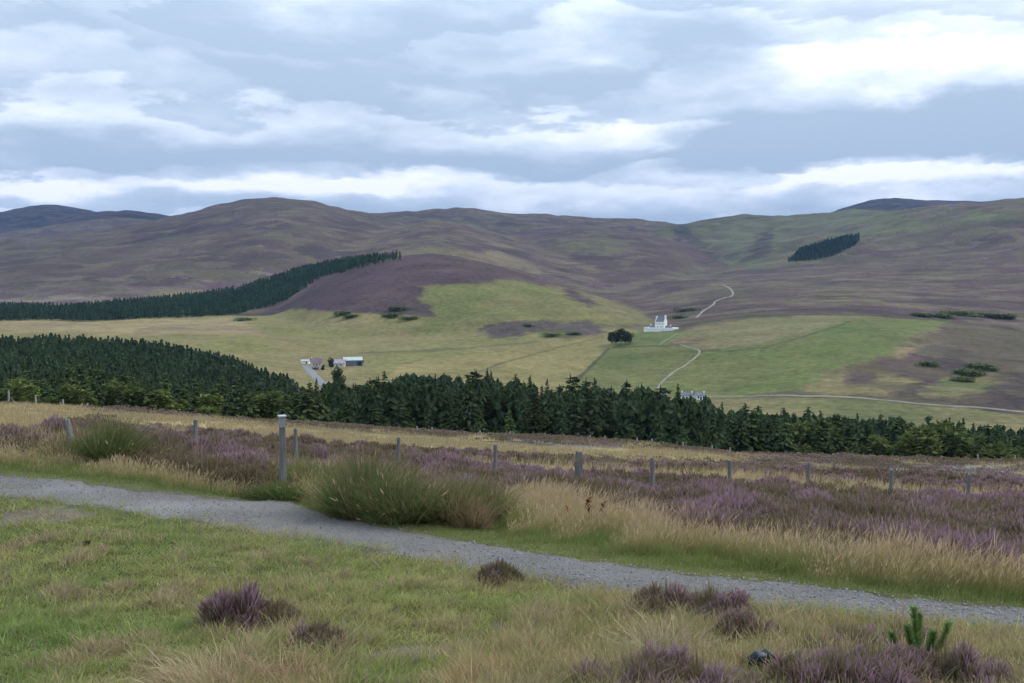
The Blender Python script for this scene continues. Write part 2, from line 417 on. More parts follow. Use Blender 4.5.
# (outline, cover A, cover B, edge softness, edge raggedness, range from, range to)
COVER = [
    ([(-300, 195), (1300, 185), (1300, 300), (-300, 300)], FD, HD, 3, 0, 5600, 20000),
    ([(-400, 190), (380, 190), (440, 230), (420, 300), (-400, 300)], (.060, .044, .039), (.082, .063, .045), 10, 16, 2300, 4400),
    ([(640, 240), (668, 218), (740, 208), (840, 202), (1100, 196), (1100, 216), (980, 236), (880, 250), (790, 272), (735, 276), (690, 266)], (.078, .084, .034), (.050, .046, .028), 8, 14, 3850, 5600),
    ([(690, 252), (715, 226), (840, 210), (1040, 210), (1000, 226), (905, 242), (820, 262), (740, 272), (700, 266)], (.090, .104, .044), (.072, .072, .040), 8, 14, 2500, 5600),
    ([(140, 236), (230, 222), (310, 226), (372, 230), (345, 242), (290, 250), (200, 254), (120, 250)], (.036, .030, .031), (.046, .037, .034), 7, 12, 3000, 4600),  # dark heather, with the shade on this flank also put into the colour
    ([(360, 213), (420, 212), (470, 213), (520, 220), (548, 232), (530, 238), (490, 226), (430, 217), (385, 224)], (.040, .034, .033), (.052, .044, .032), 5, 8, 3450, 5600),  # slope between the ridges: dark heather and painted shade, to deepen the relief
    ([(668, 226), (684, 223), (700, 240), (722, 262), (742, 280), (720, 284), (704, 268), (686, 248)], (.024, .026, .021), (.032, .034, .024), 5, 7, 2100, 5600),  # gully of the glen, its shade painted into the cover colour
    ([(760, 232), (775, 226), (770, 250), (750, 270), (735, 272), (748, 252)], (.034, .036, .026), (.04, .038, .026), 5, 8, 2900, 5600),  # gully strip on the green hill, darkened in colour to stand for shade
    ([(280, 300), (300, 250), (345, 238), (380, 226), (430, 214), (480, 222), (540, 240), (620, 262), (660, 274), (640, 300)], (.112, .086, .056), (.066, .046, .042), 8, 12, 2250, 3500),
    ([(500, 226), (560, 222), (640, 226), (690, 242), (740, 276), (690, 285), (620, 275), (540, 250)], (.062, .040, .040), (.074, .054, .038), 6, 10, 2300, 3850),
    ([(555, 240), (600, 236), (640, 244), (620, 256), (570, 252)], (.09, .092, .042), (.08, .07, .04), 6, 10, 2300, 3850),
    ([(600, 312), (640, 292), (680, 280), (750, 278), (800, 290), (740, 305), (690, 318), (640, 312)], (.062, .036, .042), (.040, .030, .030), 5, 8, 1500, 2300),
    ([(690, 262), (730, 268), (800, 275), (900, 268), (1024, 258), (1024, 318), (860, 318), (700, 322), (620, 300), (640, 285)], HE, (.105, .088, .056), 10, 10, 1200, 2900),
    ([(760, 287), (830, 289), (900, 296), (880, 303), (820, 301)], (.11, .105, .05), HE, 6, 14, 1200, 2600),
    ([(860, 240), (960, 225), (1024, 222), (1024, 262), (930, 262), (850, 262)], (.078, .066, .042), HE, 10, 14, 1800, 4200),
    ([(-40, 305), (30, 288), (150, 288), (260, 280), (330, 268), (300, 300), (200, 318), (0, 325)], PU, (.15, .125, .09), 8, 10, 1300, 3200),
    ([(120, 300), (180, 290), (240, 292), (220, 305), (150, 308)], ST, SB, 6, 8, 1300, 3200),
    ([(395, 249), (440, 246), (500, 254), (535, 266), (545, 278), (520, 270), (480, 262), (420, 256)], (.150, .122, .072), (.115, .092, .055), 5, 8, 1820, 3000),
    # the valley floor and the dome
    ([(-40, 318), (120, 317), (210, 312), (290, 303), (420, 310), (480, 318), (660, 330), (690, 345), (690, 410), (250, 420), (-40, 345)], GY, (.165, .140, .064), 6, 8, 600, 1420),
    ([(-40, 316), (110, 318), (230, 318), (270, 335), (120, 334), (-40, 330)], SB, ST, 6, 8, 800, 1500),
    ([(262, 312), (300, 291), (330, 273), (430, 251), (520, 270), (560, 285), (548, 294), (510, 287), (470, 284), (424, 287), (418, 300), (434, 309), (437, 318), (395, 314), (340, 312), (300, 309)], (.052, .036, .036), (.070, .044, .050), 4, 6, 900, 1900),
    ([(425, 286), (480, 283), (515, 279), (560, 289), (640, 312), (655, 326), (600, 325), (540, 321), (480, 325), (430, 334), (405, 330), (436, 318), (434, 308), (419, 300)], (.108, .114, .038), (.140, .126, .050), 4, 8, 900, 1900),
    ([(548, 285), (590, 292), (630, 307), (655, 322), (640, 326), (612, 316), (585, 300)], SB, (.125, .115, .052), 6, 9, 900, 1900),
    ([(562, 284), (575, 290), (600, 304), (590, 308), (568, 296)], HE, HD, 4, 7, 900, 1900),
    ([(482, 331), (492, 322), (520, 321), (590, 322), (606, 330), (588, 336), (560, 337), (530, 332), (508, 339), (490, 337)], HD, (.07, .058, .05), 5, 12, 800, 1900),
    ([(536, 331), (560, 330), (580, 335), (566, 340), (540, 337)], (.075, .105, .03), OL, 5, 9, 800, 1900),
    ([(400, 366), (425, 360), (500, 352), (560, 344), (606, 335), (612, 347), (592, 364), (570, 386), (440, 390), (385, 378)], (.205, .168, .072), (.165, .145, .06), 2, 3, 600, 1400),
    ([(608, 349), (640, 345), (695, 347), (702, 353), (680, 372), (658, 396), (560, 396), (574, 380)], (.086, .104, .034), (.112, .112, .042), 2, 2, 560, 1400),
    ([(612, 340), (640, 331), (683, 331), (684, 338), (660, 346), (616, 347)], (.074, .104, .032), (.092, .108, .038), 3, 3, 700, 1400),
    ([(664, 346), (690, 328), (705, 324), (760, 317), (850, 313), (885, 317), (820, 330), (760, 345), (706, 350)], (.118, .116, .052), (.15, .13, .066), 4, 6, 600, 1500),
    ([(660, 345), (690, 336), (715, 338), (700, 343), (668, 347)], (.165, .12, .07), OL, 5, 8, 600, 1500),
    ([(700, 352), (764, 344), (820, 328), (862, 317), (950, 321), (928, 338), (898, 356), (868, 366), (815, 388), (735, 398), (655, 398), (680, 372)], (.082, .108, .032), (.112, .115, .042), 3, 5, 540, 1500),
    ([(820, 386), (850, 366), (900, 354), (950, 322), (1060, 326), (1060, 416), (930, 402), (830, 394)], HD, (.08, .064, .042), 6, 14, 520, 1500),
    ([(880, 358), (918, 335), (940, 326), (925, 345), (900, 360)], SB, OL, 6, 12, 520, 1500),
    ([(795, 392), (822, 373), (868, 364), (915, 380), (890, 396), (840, 396)], (.165, .14, .064), OL, 6, 12, 520, 1500),
    ([(840, 380), (858, 370), (880, 372), (872, 384), (850, 386)], HD, HB, 5, 10, 520, 1500),
    ([(940, 380), (985, 372), (1000, 384), (960, 400), (920, 398)], (.085, .096, .036), (.13, .112, .055), 6, 14, 520, 1500),
    ([(571, 384), (608, 347.6), (610, 348.4), (575, 385)], (.045, .058, .024), (.055, .062, .03), 1.2, .6, 560, 1400),
    ([(612, 347), (650, 345.4), (684, 344.8), (684, 346), (650, 346.8), (612, 348.4)], (.045, .062, .024), (.055, .066, .03), 1.2, .6, 560, 1400),
    ([(690, 350), (730, 350.5), (764, 347), (800, 337), (850, 321), (851, 322.4), (801, 338.4), (765, 348.4), (730, 352), (690, 351.4)], (.058, .070, .03), (.07, .074, .034), 1.2, .8, 540, 1500),
    ([(744, 316.5), (800, 313.6), (860, 314), (950, 320), (950, 321.6), (860, 315.6), (800, 315.2), (744, 318)], (.05, .05, .03), (.06, .055, .034), 1.2, 1, 540, 1700),
    ([(440, 386), (500, 363), (560, 346.5), (604, 336), (604, 337.2), (560, 347.8), (500, 364.4), (441, 387.4)], (.085, .085, .038), (.10, .09, .042), 1.4, 1.2, 560, 1500),
    ([(360, 352), (420, 350), (480, 346), (540, 341), (540, 342.6), (480, 348), (420, 352), (360, 354)], (.09, .095, .04), (.11, .10, .046), 2, 2, 600, 1500),
    ([(690, 399), (760, 398), (840, 397), (920, 404), (1060, 418), (1060, 440), (690, 440)], (.098, .104, .04), (.155, .132, .062), 4, 8, 330, 620),
]

# foreground: edges of the path, by bearing
PF = np.array([(-140, 459), (-60, 468), (0, 474), (60, 480), (120, 487), (180, 492), (230, 499), (290, 501), (320, 512), (380, 525), (450, 538), (512, 549), (600, 562), (700, 575), (800, 583), (900, 597), (1024, 608), (1200, 624)], float)
PN = np.array([(-140, 480), (-60, 488), (0, 497), (60, 503), (120, 511), (180, 521), (240, 531), (300, 541), (380, 554), (450, 566), (512, 577), (560, 588), (620, 597), (700, 604), (800, 613), (900, 622), (1024, 633), (1200, 650)], float)
def yfar(px): return np.interp(px, PF[:, 0], PF[:, 1])
def ynear(px): return np.interp(px, PN[:, 0], PN[:, 1])
VT = np.array([(-140, 452), (0, 456), (60, 460), (110, 466), (160, 474), (200, 484), (235, 493), (262, 499), (300, 496), (330, 494), (480, 512), (520, 500), (600, 510), (640, 524), (700, 545), (800, 555), (900, 566), (960, 580), (1024, 590), (1200, 606)], float)
def yverge(px): return np.interp(px, VT[:, 0], VT[:, 1])
STRAW = [
    [(-60, 402), (60, 405), (110, 412), (60, 426), (90, 432), (20, 436), (-60, 440)],
    [(90, 411), (200, 418), (330, 430), (430, 437), (520, 445), (640, 452), (600, 458), (480, 456), (400, 452), (330, 447), (250, 438), (190, 430), (120, 426)],
    [(430, 459), (520, 464), (640, 470), (760, 478), (860, 486), (1060, 496), (1060, 506), (900, 498), (800, 491), (700, 486), (600, 478), (500, 471)],
    [(560, 446), (640, 448), (720, 456), (760, 462), (700, 462), (620, 458)],
]
PALE = [[(880, 468), (920, 465), (1060, 467), (1060, 482), (960, 480), (900, 476)], [(470, 438), (560, 441), (640, 446), (600, 450), (500, 444)]]
EARTH = [[(366, 655), (400, 645), (438, 648), (440, 658), (400, 664), (370, 664)], [(0, 512), (60, 505), (95, 513), (60, 524), (0, 528)], [(478, 628), (500, 622), (520, 630), (496, 640)]]

def zones(x, y, px, py, r):
    """cover weights of the near slope: heather, straw, green, pale, earth"""
    w = {}
    far = py < yfar(px) + 1
    moor = far & (py < yverge(px) + 5 * fbm(x / 1.5, y / 1.5, 3, 77))
    st = np.zeros(len(x))
    for i, p in enumerate(STRAW): st = np.maximum(st, poly_mask(px, py, p, 3.5, 8, x, y, 7.0, 80 + 3 * i))
    st = np.maximum(st, 0.85 * sstep(0.15, 0.28, fbm(x / 6, y / 9, 3, 91)))
    pa = np.zeros(len(x))
    for p in PALE: pa = np.maximum(pa, poly_mask(px, py, p, 3, 6, x, y, 8.0, 95))
    ea = np.zeros(len(x))
    for p in EARTH: ea = np.maximum(ea, poly_mask(px, py, p, 5, 8, x, y, 0.6, 98))
    w['moor'] = moor; w['straw'] = np.where(moor, st * (1 - pa), 0); pa = pa * sstep(-.12, .12, fbm(x / 3.5, y / 5, 4, 99, .65)) * np.where(px < 700, .55, 1); w['straw'] = np.where(moor, st * (1 - pa), 0); w['pale'] = np.where(moor, pa, 0)
    w['heather'] = np.where(moor, (1 - st) * (1 - pa), 0)
    w['verge'] = far & ~moor
    w['near'] = py > ynear(px)
    w['earth'] = ea
    w['path'] = (py >= yfar(px)) & (py <= ynear(px))
    return w

# tall rough grass on the near side of the path (1) against the short lawn (0)
def rough(px, py, x, y):
    n = fbm(x / 1.1, y / 1.1, 3, 110)
    a = poly_mask(px, py, [(140, 705), (185, 664), (260, 652), (325, 672), (345, 705)], 14, 10, x, y, 0.8, 101)
    b = poly_mask(px, py, [(430, 700), (470, 650), (540, 612), (620, 600), (700, 606), (1100, 640), (1100, 760), (430, 760)], 16, 14, x, y, 0.8, 104)
    c = poly_mask(px, py, [(190, 640), (200, 590), (300, 575), (350, 600), (345, 650), (280, 655)], 16, 12, x, y, 0.6, 107) * 0.30
    return np.clip(np.maximum(np.maximum(a, b), c) + 0.35 * np.clip(n - 0.15, 0, 1), 0, 1)

# ------------------------------------------------------------------ the land: one polar sheet, cut into ground, valley and hills
def build_land():
    azs = np.concatenate([np.radians(np.linspace(-180, -46, 34, endpoint=False)), np.radians(np.linspace(-46, -31, 60, endpoint=False)),
                          np.radians(np.arange(-31, 31, 0.062)), np.radians(np.linspace(31, 46, 60, endpoint=False)), np.radians(np.linspace(46, 180, 34))])
    azs[-1] = math.pi
    rs = np.concatenate([np.exp(np.arange(math.log(0.4), math.log(4.0), 0.05)), np.exp(np.arange(math.log(4.0), math.log(420), 0.0115)),
                         np.exp(np.arange(math.log(420), math.log(2600), 0.0055)), np.exp(np.arange(math.log(2600), math.log(9800), 0.0095))])
    A, R = np.meshgrid(azs, rs)
    X, Y = (R * np.sin(A)).ravel(), (R * np.cos(A)).ravel()
    Z = H0(X, Y)
    px, py = project(X, Y, Z)
    rr = R.ravel(); n = len(X)
    front = Y > 0
    ca = np.tile(np.array(HE), (n, 1)); cb = np.tile(np.array(HB), (n, 1))
    # broad moor variety: old muirburn patches in straw, olive and dark brown
    pn = fbm(X / 260, Y / 190, 4, 120, 0.6); pn2 = fbm(X / 140 + 5, Y / 120, 4, 126, 0.6)
    pn3 = fbm(X / 75 + 2, Y / 60, 4, 122, 0.6); pn4 = fbm(X / 420 - 3, Y / 300, 3, 128)
    def lay(m, a, b):
        m = m[:, None]; ca[:] = ca * (1 - m) + np.array(a) * m; cb[:] = cb * (1 - m) + np.array(b) * m
    lay(sstep(0.05, 0.25, pn4), HB, OL)
    lay(sstep(0.10, 0.22, pn2), HD, (.055, .045, .034))
    lay(sstep(0.14, 0.26, pn), PU, HB)
    lay(sstep(0.14, 0.24, -pn2), OL, (.098, .082, .05))
    lay(sstep(0.24, 0.32, pn3) * sstep(-.1, .2, pn), (.15, .13, .092), (.12, .10, .07))
    lay(sstep(0.26, 0.33, -pn3), (.034, .028, .028), HD)
    moorf = np.ones(n)
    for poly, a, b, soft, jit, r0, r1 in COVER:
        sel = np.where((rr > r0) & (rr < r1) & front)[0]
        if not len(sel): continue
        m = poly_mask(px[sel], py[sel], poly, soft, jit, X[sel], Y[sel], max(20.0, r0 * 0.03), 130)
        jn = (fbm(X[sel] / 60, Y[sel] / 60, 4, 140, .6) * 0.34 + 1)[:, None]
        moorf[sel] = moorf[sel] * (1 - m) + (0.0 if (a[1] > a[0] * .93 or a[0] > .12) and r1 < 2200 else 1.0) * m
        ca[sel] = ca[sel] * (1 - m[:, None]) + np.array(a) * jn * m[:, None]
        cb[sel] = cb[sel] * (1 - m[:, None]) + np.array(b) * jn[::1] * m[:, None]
    moorf *= .62; moorf[rr > 5600] = 0; moorf[rr < 420] = 0
    dome_ = (rr > 900) & (rr < 1850) & (px > 250) & (px < 580); moorf[dome_] *= .3
    fh = (rr > 3850) & (px > 640); moorf[fh] *= .35
    # the near slope
    sel = np.where((rr < 200))[0]
    xs, ys, pxs, pys, rs_ = X[sel], Y[sel], px[sel], py[sel], rr[sel]
    w = zones(xs, ys, pxs, pys, rs_)
    c = np.tile(np.array((.075, .085, .032)), (len(sel), 1)); c2 = np.tile(np.array((.12, .10, .05)), (len(sel), 1))
    def put(m, a, b):
        m = np.asarray(m, float)[:, None]
        c[:] = c * (1 - m) + np.array(a) * m; c2[:] = c2 * (1 - m) + np.array(b) * m
    put(w['heather'], (.055, .04, .036), (.05, .043, .028))
    put(w['straw'], (.30, .24, .12), (.20, .16, .08))
    put(w['pale'], (.22, .215, .20), (.12, .10, .085))
    put(w['near'] * rough(pxs, pys, xs, ys), (.13, .105, .045), (.09, .085, .035))
    put(w['earth'], (.13, .108, .085), (.15, .12, .09))
    put(w['path'] & (rs_ < 30), (.10, .09, .06), (.09, .085, .05))
    out = ys < 0.5
    ca[sel] = np.where(out[:, None], np.array((.09, .10, .04)), c); cb[sel] = np.where(out[:, None], np.array((.12, .10, .05)), c2)
    na, nr = len(azs), len(rs)
    V = np.stack([X, Y, Z], 1)
    i = np.arange(nr - 1)[:, None] * na + np.arange(na - 1)[None, :]
    Q = np.stack([i, i + 1, i + na + 1, i + na], -1)[:, :, ::-1].reshape(-1, 4)
    rmid = np.repeat(rs[:-1], na - 1)
    full = mesh_np('land', V, Q)
    nrm = np.empty(len(V) * 3, np.float32); full.vertex_normals.foreach_get('vector', nrm); nrm = nrm.reshape(-1, 3)
    bpy.data.meshes.remove(full)
    for name, r0, r1 in (('ground', 0, 190), ('valley', 190, 2050), ('hills', 2050, 2e4)):
        q = Q[(rmid >= r0) & (rmid < r1)]
        u, inv = np.unique(q, return_inverse=True)
        me = mesh_np(name, V[u], inv.reshape(-1, 4), None, ca[u], cb[u], True)
        at_ = me.attributes.new('Moor', 'FLOAT', 'POINT'); at_.data.foreach_set('value', moorf[u].astype(np.float32))
        if name != 'ground':
            me.normals_split_custom_set_from_vertices(nrm[u].tolist())
        o = link(name, me, M_LAND); tag(o, kind='structure')
        tag(o, {'ground': 'grass and heather slope in the foreground', 'valley': 'valley floor with green fields and a heather dome', 'hills': 'brown and purple heather hills beyond the valley'}[name])

build_land()

# ------------------------------------------------------------------ path, road, tracks
def ribbon(name, pts, width, mat, lift=0.3, r0=400, r1=3000, kind='structure', label=None, wig=0.3):
    P = ground([p[0] for p in pts], [p[1] for p in pts], r0, r1)
    P = P[:, :2]
    # smooth the surveyed points with a Catmull-Rom spline
    Q = np.vstack([2 * P[0] - P[1], P, 2 * P[-1] - P[-2]])
    out = []
    for i in range(1, len(Q) - 2):
        d = np.linalg.norm(Q[i + 1] - Q[i]); n = max(3, int(d / 3.0))
        t = np.linspace(0, 1, n, endpoint=False)[:, None]
        a, b, c, e = Q[i - 1], Q[i], Q[i + 1], Q[i + 2]
        out.append(0.5 * (2 * b + (c - a) * t + (2 * a - 5 * b + 4 * c - e) * t ** 2 + (3 * b - a - 3 * c + e) * t ** 3))
    L = np.vstack(out + [P[-1:]])
    tan = np.gradient(L, axis=0); tan /= np.linalg.norm(tan, axis=1)[:, None] + 1e-9
    nor = np.stack([-tan[:, 1], tan[:, 0]], 1)
    k = 7
    V = []
    for j in range(k):
        f = (j / (k - 1) - 0.5)
        ww = width * (1 + wig * 0.4 * fbm(np.arange(len(L)) / 6.0, np.full(len(L), 1.5 + (j > 3)), 2, 150))
        p = L + nor * (f * ww)[:, None]
        z = H0(p[:, 0], p[:, 1]) + lift * (1 if 0 < j < k - 1 else -0.6)
        V.append(np.column_stack([p, z]))
    n = len(L); V = np.concatenate(V)
    i = (np.arange(k - 1)[:, None] * n + np.arange(n - 1)[None, :]).ravel()
    Qd = np.stack([i, i + 1, i + n + 1, i + n], 1)[:, ::-1]
    o = link(name, mesh_np(name, V, Qd, None, None, None, True), mat); tag(o, label, kind=kind)
    return o

ribbon('road', [(690, 397.5), (715, 396.5), (760, 396), (800, 396), (840, 397), (880, 400), (940, 405.5), (1024, 412), (1100, 419)], 3.6, M_TRACK, 0.35, 420, 640, label='pale valley road crossing the foot of the heather slope', wig=0.05)
ribbon('road', [(306, 366), (310, 371), (319, 380), (329, 390), (338, 398)], 7.5, M_ROAD, 0.35, 520, 900, label='pale road leading to the farm buildings', wig=0.05)
ribbon('track', [(657, 389), (664, 380), (675, 371), (688, 363), (698, 355), (699, 350.5), (692, 348), (680, 345)], 2.2, M_TRACK, 0.3, 520, 1050, label='pale farm track curving up the field below the castle')
ribbon('track', [(659, 345), (666, 340), (673, 336), (678, 333)], 2.6, surf_mat('worn_grass_track', (.12, .15, .06), (.14, .15, .07), 0.2, world=True), 0.25, 700, 1050, label='faint grassy track leading to the castle wall')
ribbon('track', [(696, 318), (703, 311), (713, 305), (716, 301), (730, 297), (733, 293), (729, 288), (723, 285)], 4.2, M_TRACK, 0.5, 1050, 2300, label='pale dirt track winding over the purple moor')

def path_mat():
    m, nt = mat_new('path_gravel'); t = NT(nt)
    pos = t.n('ShaderNodeNewGeometry').outputs['Position']
    edge = t.n('ShaderNodeAttribute', attribute_name='Col').outputs['Color']
    n1 = t.noise(pos, 1.3, 5, 0.6); n2 = t.noise(pos, 28, 5, 0.7)
    vor = t.n('ShaderNodeTexVoronoi', i_Scale=75.0); nt.links.new(pos, vor.inputs['Vector'])
    c = t.mix(t.maprange(n1, 0.35, 0.68), (.135, .132, .132), (.215, .205, .19))
    c = t.mix(t.maprange(n2, 0.35, 0.65), c, (.26, .25, .242))
    g = t.scale(c, t.math('ADD', t.math('MULTIPLY', vor.outputs['Color'], 0.7), 0.66))
    c = t.mix(0.65, c, g)
    worn = t.noise(pos, .55, 4, .6)
    c = t.mix(t.maprange(worn, .50, .68, 0, .7), c, t.mix(n2, (.20, .185, .165), (.30, .28, .255)))
    c = t.mix(t.math('MULTIPLY', t.n('ShaderNodeAttribute', attribute_name='ColB').outputs['Fac'], .75), c, t.mix(n2, (.26, .25, .245), (.42, .41, .40)))
    c = t.mix(edge, c, t.mix(t.maprange(n2, .4, .6), (.23, .19, .135), (.13, .12, .06)))
    n6 = t.noise(pos, 55, 2, .7)
    c = t.scale(c, t.maprange(n6, .3, .7, .62, 1.38, False))
    b = t.n('ShaderNodeBump', i_Strength=1.0, i_Distance=0.03, i_Height=t.math('ADD', vor.outputs['Distance'], n2))
    bs = t.n('ShaderNodeBsdfPrincipled', i_Roughness=0.9); bs.inputs['Specular IOR Level'].default_value = 0.2
    t.set(bs.inputs['Base Color'], c); nt.links.new(b.outputs[0], bs.inputs['Normal'])
    nt.links.new(bs.outputs[0], t.n('ShaderNodeOutputMaterial').inputs[0])
    return m

def build_path():
    xs = np.linspace(-130, 1180, 520)
    n1 = fbm(xs / 26, xs * 0 + .5, 4, 160); n2 = fbm(xs / 26, xs * 0 + 7.5, 4, 164)
    a = ground(xs, yfar(xs) + 4.5 * n1 - 1.0, 5, 40); b = ground(xs, ynear(xs) + 7 * n2 + 1.5, 4, 40)
    k = 26
    V, C, D = [], [], []
    for j in range(k):
        f = j / (k - 1)
        p = a[:, :2] * (1 - f) + b[:, :2] * f
        e = min(f, 1 - f) / 0.22
        z = H0(p[:, 0], p[:, 1]) + 0.022 * min(1, e * 1.5) - 0.014
        V.append(np.column_stack([p, z]))
        en = np.clip(1 - e + 0.7 * fbm(p[:, 0] * 2.2, p[:, 1] * 2.2, 3, 170), 0, 1)
        mid = 0.45 * np.clip(1 - abs(f - 0.5) / 0.2, 0, 1) * np.clip(fbm(p[:, 0] * 0.9, p[:, 1] * 0.9, 3, 171) + 0.2, 0, 1) * sstep(330, 200, xs)
        C.append(np.repeat(np.maximum(en, mid)[:, None], 3, 1))
        yy = yfar(xs) * (1 - f) + ynear(xs) * f
        pl = np.maximum(np.clip(1.3 - np.hypot((xs - 150) / 95, (yy - 509) / 8), 0, 1), .6 * np.clip(1.2 - np.hypot((xs - 60) / 60, (yy - 492) / 7), 0, 1))
        D.append(np.repeat(np.clip(pl + .5 * fbm(p[:, 0] * 1.5, p[:, 1] * 1.5, 4, 172) * (pl > 0), 0, 1)[:, None], 3, 1))
    n = len(xs); V = np.concatenate(V); C = np.concatenate(C); D = np.concatenate(D)
    i = (np.arange(k - 1)[:, None] * n + np.arange(n - 1)[None, :]).ravel()
    Q = np.stack([i, i + n, i + n + 1, i + 1], 1)
    o = link('path', mesh_np('path', V, Q, None, C, D, True), path_mat())
    tag(o, 'grey gravel footpath slanting across the foreground', kind='structure')
    # loose stones
    N = 9000
    f = rng.beta(1.0, 1.0, N); s = rng.random(N) ** 0.8
    ii = np.clip((s * (n - 1)).astype(int), 0, n - 2)
    p = a[ii, :2] * (1 - f[:, None]) + b[ii, :2] * f[:, None] + rng.normal(0, .03, (N, 2))
    sz = 0.003 + 0.013 * rng.random(N) ** 4
    octa = np.array([(1, 0, 0), (0, 1, 0), (-1, 0, 0), (0, -1, 0), (0, 0, .8), (0, 0, -.6)], float)
    fc = np.array([(0, 1, 4), (1, 2, 4), (2, 3, 4), (3, 0, 4), (1, 0, 5), (2, 1, 5), (3, 2, 5), (0, 3, 5)])
    vv = octa[None] * (1 + 0.5 * rng.normal(0, .5, (N, 6, 3)).clip(-.8, .8)) * sz[:, None, None]
    ang = rng.uniform(0, 6.28, N); ca, sa = np.cos(ang)[:, None], np.sin(ang)[:, None]
    vx = vv[..., 0] * ca - vv[..., 1] * sa; vy = vv[..., 0] * sa + vv[..., 1] * ca
    z = H0(p[:, 0], p[:, 1]) + 0.010
    V = np.stack([vx + p[:, :1], vy + p[:, 1:], vv[..., 2] + z[:, None] + sz[:, None] * 0.2], -1).reshape(-1, 3)
    T = (np.arange(N)[:, None, None] * 6 + fc[None]).reshape(-1, 3)
    g = rng.uniform(.12, .36, N); col = np.stack([g, g * .99, g * 1.03], 1)
    o = link('gravel', mesh_np('gravel', V, None, T, np.repeat(col, 6, 0)), blade_mat('stone_grey', 0.0))
    tag(o, 'loose grey stones scattered on the path', kind='stuff')
build_path()

# ------------------------------------------------------------------ blades
class Blades:
    def __init__(s): s.V, s.Q, s.T, s.C, s.n = [], [], [], [], 0
    def add(s, base, tip, width, c0, c1, c2, sag=0.0, belly=0.75, mid=0.5):
        """base, tip (N,3): a thin leaf from base to tip that droops by sag, colours at foot, middle and tip"""
        N = len(base)
        if N == 0: return
        d = tip - base
        ang = rng.uniform(0, np.pi, N)
        sx = np.stack([np.cos(ang), np.sin(ang), np.zeros(N)], 1) * (np.asarray(width) * 0.5).reshape(-1, 1)
        m = base + d * mid
        m[:, 2] += np.asarray(sag) * np.linalg.norm(d, axis=1)
        V = np.stack([base - sx, base + sx, m + sx * belly, m - sx * belly, tip], 1)
        def cc(c): return np.broadcast_to(np.asarray(c, float), (N, 3))
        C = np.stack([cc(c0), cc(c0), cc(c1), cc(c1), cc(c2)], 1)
        k = s.n + np.arange(N)[:, None] * 5
        s.V.append(V.reshape(-1, 3)); s.C.append(C.reshape(-1, 3))
        s.Q.append(k + np.array([0, 1, 2, 3])); s.T.append(k + np.array([3, 2, 4])); s.n += N * 5
    def mesh(s, name):
        return mesh_np(name, np.concatenate(s.V), np.concatenate(s.Q), np.concatenate(s.T), np.concatenate(s.C))
    def build(s, name, mat, parent=None): return link(name, s.mesh(name), mat, parent)

def scatter(N, r0, r1, azd=31.0, pw=0.0):
    u = rng.random(N)
    r = np.exp(np.log(r0) + u * math.log(r1 / r0)) if pw == 0 else (r0 ** pw + u * (r1 ** pw - r0 ** pw)) ** (1 / pw)
    az = np.radians(rng.uniform(-azd, azd, N))
    x, y = r * np.sin(az), r * np.cos(az); z = H0(x, y)
    px, py = project(x, y, z)
    return x, y, z, px, py, r
def pick(m, *a): return [q[m] for q in a]
def lerp(a, b, t): return np.asarray(a) * (1 - np.asarray(t)[:, None]) + np.asarray(b) * np.asarray(t)[:, None]
def lean(N, h, amount, bias=(0.25, -0.05)):
    a = rng.uniform(0, 2 * np.pi, N); l = h * amount * rng.random(N)
    return np.stack([np.cos(a) * l + bias[0] * h, np.sin(a) * l + bias[1] * h, h], 1)

G1, G2, G3, G4 = np.array((.215, .285, .086)), np.array((.38, .365, .135)), np.array((.50, .41, .25)), np.array((.27, .20, .13))

def build_lawn():
    B = Blades()
    x, y, z, px, py, r = scatter(560000, 4.9, 19)
    w = zones(x, y, px, py, r); rg = rough(px, py, x, y)
    edge = py - ynear(px)
    frn = fbm(x * 2.5, y * 2.5, 3, 214)
    keep = (edge > -3 - 9 * rng.random(len(x)) ** 2 + 6 * frn) & (rng.random(len(x)) < np.where(edge < 4 + 6 * frn, 0.3, 1)) & (rng.random(len(x)) > w['earth'] * 0.80) & (rng.random(len(x)) > rg * 0.55)
    x, y, z, px, py, r, rg = pick(keep, x, y, z, px, py, r, rg)
    N = len(x)
    n1 = fbm(x / 1.3, y / 1.3, 3, 200); n2 = fbm(x / 0.45, y / 0.45, 2, 205); n3 = fbm(x / 3.0 + 2, y / 3.0, 2, 208)
    n5 = fbm(x / .18, y / .18, 2, 218)
    h = (0.022 + 0.055 * rng.random(N) ** 1.5) * (1 + 1.6 * np.clip(n2 + .4 * n5, -.3, 1)) * (1 + 0.8 * rg)
    f = np.clip(0.42 + 1.1 * n1 + 0.5 * n3 + 0.35 * (rng.random(N) - .5), 0, 1)
    c = lerp(G1, G2, f * np.where(px < 420, .82, 1))
    n4 = fbm(x / .8 + 4, y / .8, 3, 212)
    s = np.clip(0.07 + 1.1 * np.clip(n2 + 0.3 * n1, 0, 1) + 1.5 * np.clip(n4 - .12, 0, .5) + 0.35 * rg, 0, .92) > rng.random(N)
    c[s] = lerp(G3 * 0.85, G4, rng.random(s.sum()) ** 1.3)
    c *= (rng.uniform(.7, 1.3, N) * (1 + .25 * n5))[:, None]
    base = np.stack([x, y, z - 0.005], 1)
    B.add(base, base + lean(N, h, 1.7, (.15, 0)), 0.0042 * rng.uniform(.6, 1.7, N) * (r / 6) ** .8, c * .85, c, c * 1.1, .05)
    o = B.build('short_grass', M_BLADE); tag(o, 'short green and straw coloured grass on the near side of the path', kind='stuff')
build_lawn()

def seed_heads(B, base, tip, r, c):
    N = len(base); d = tip - base
    b = base + d * 0.80
    B.add(b, tip + d * 0.08, 0.0062 * (r / 8) ** .7, c, c, c * 1.1, 0, 1.3, .45)

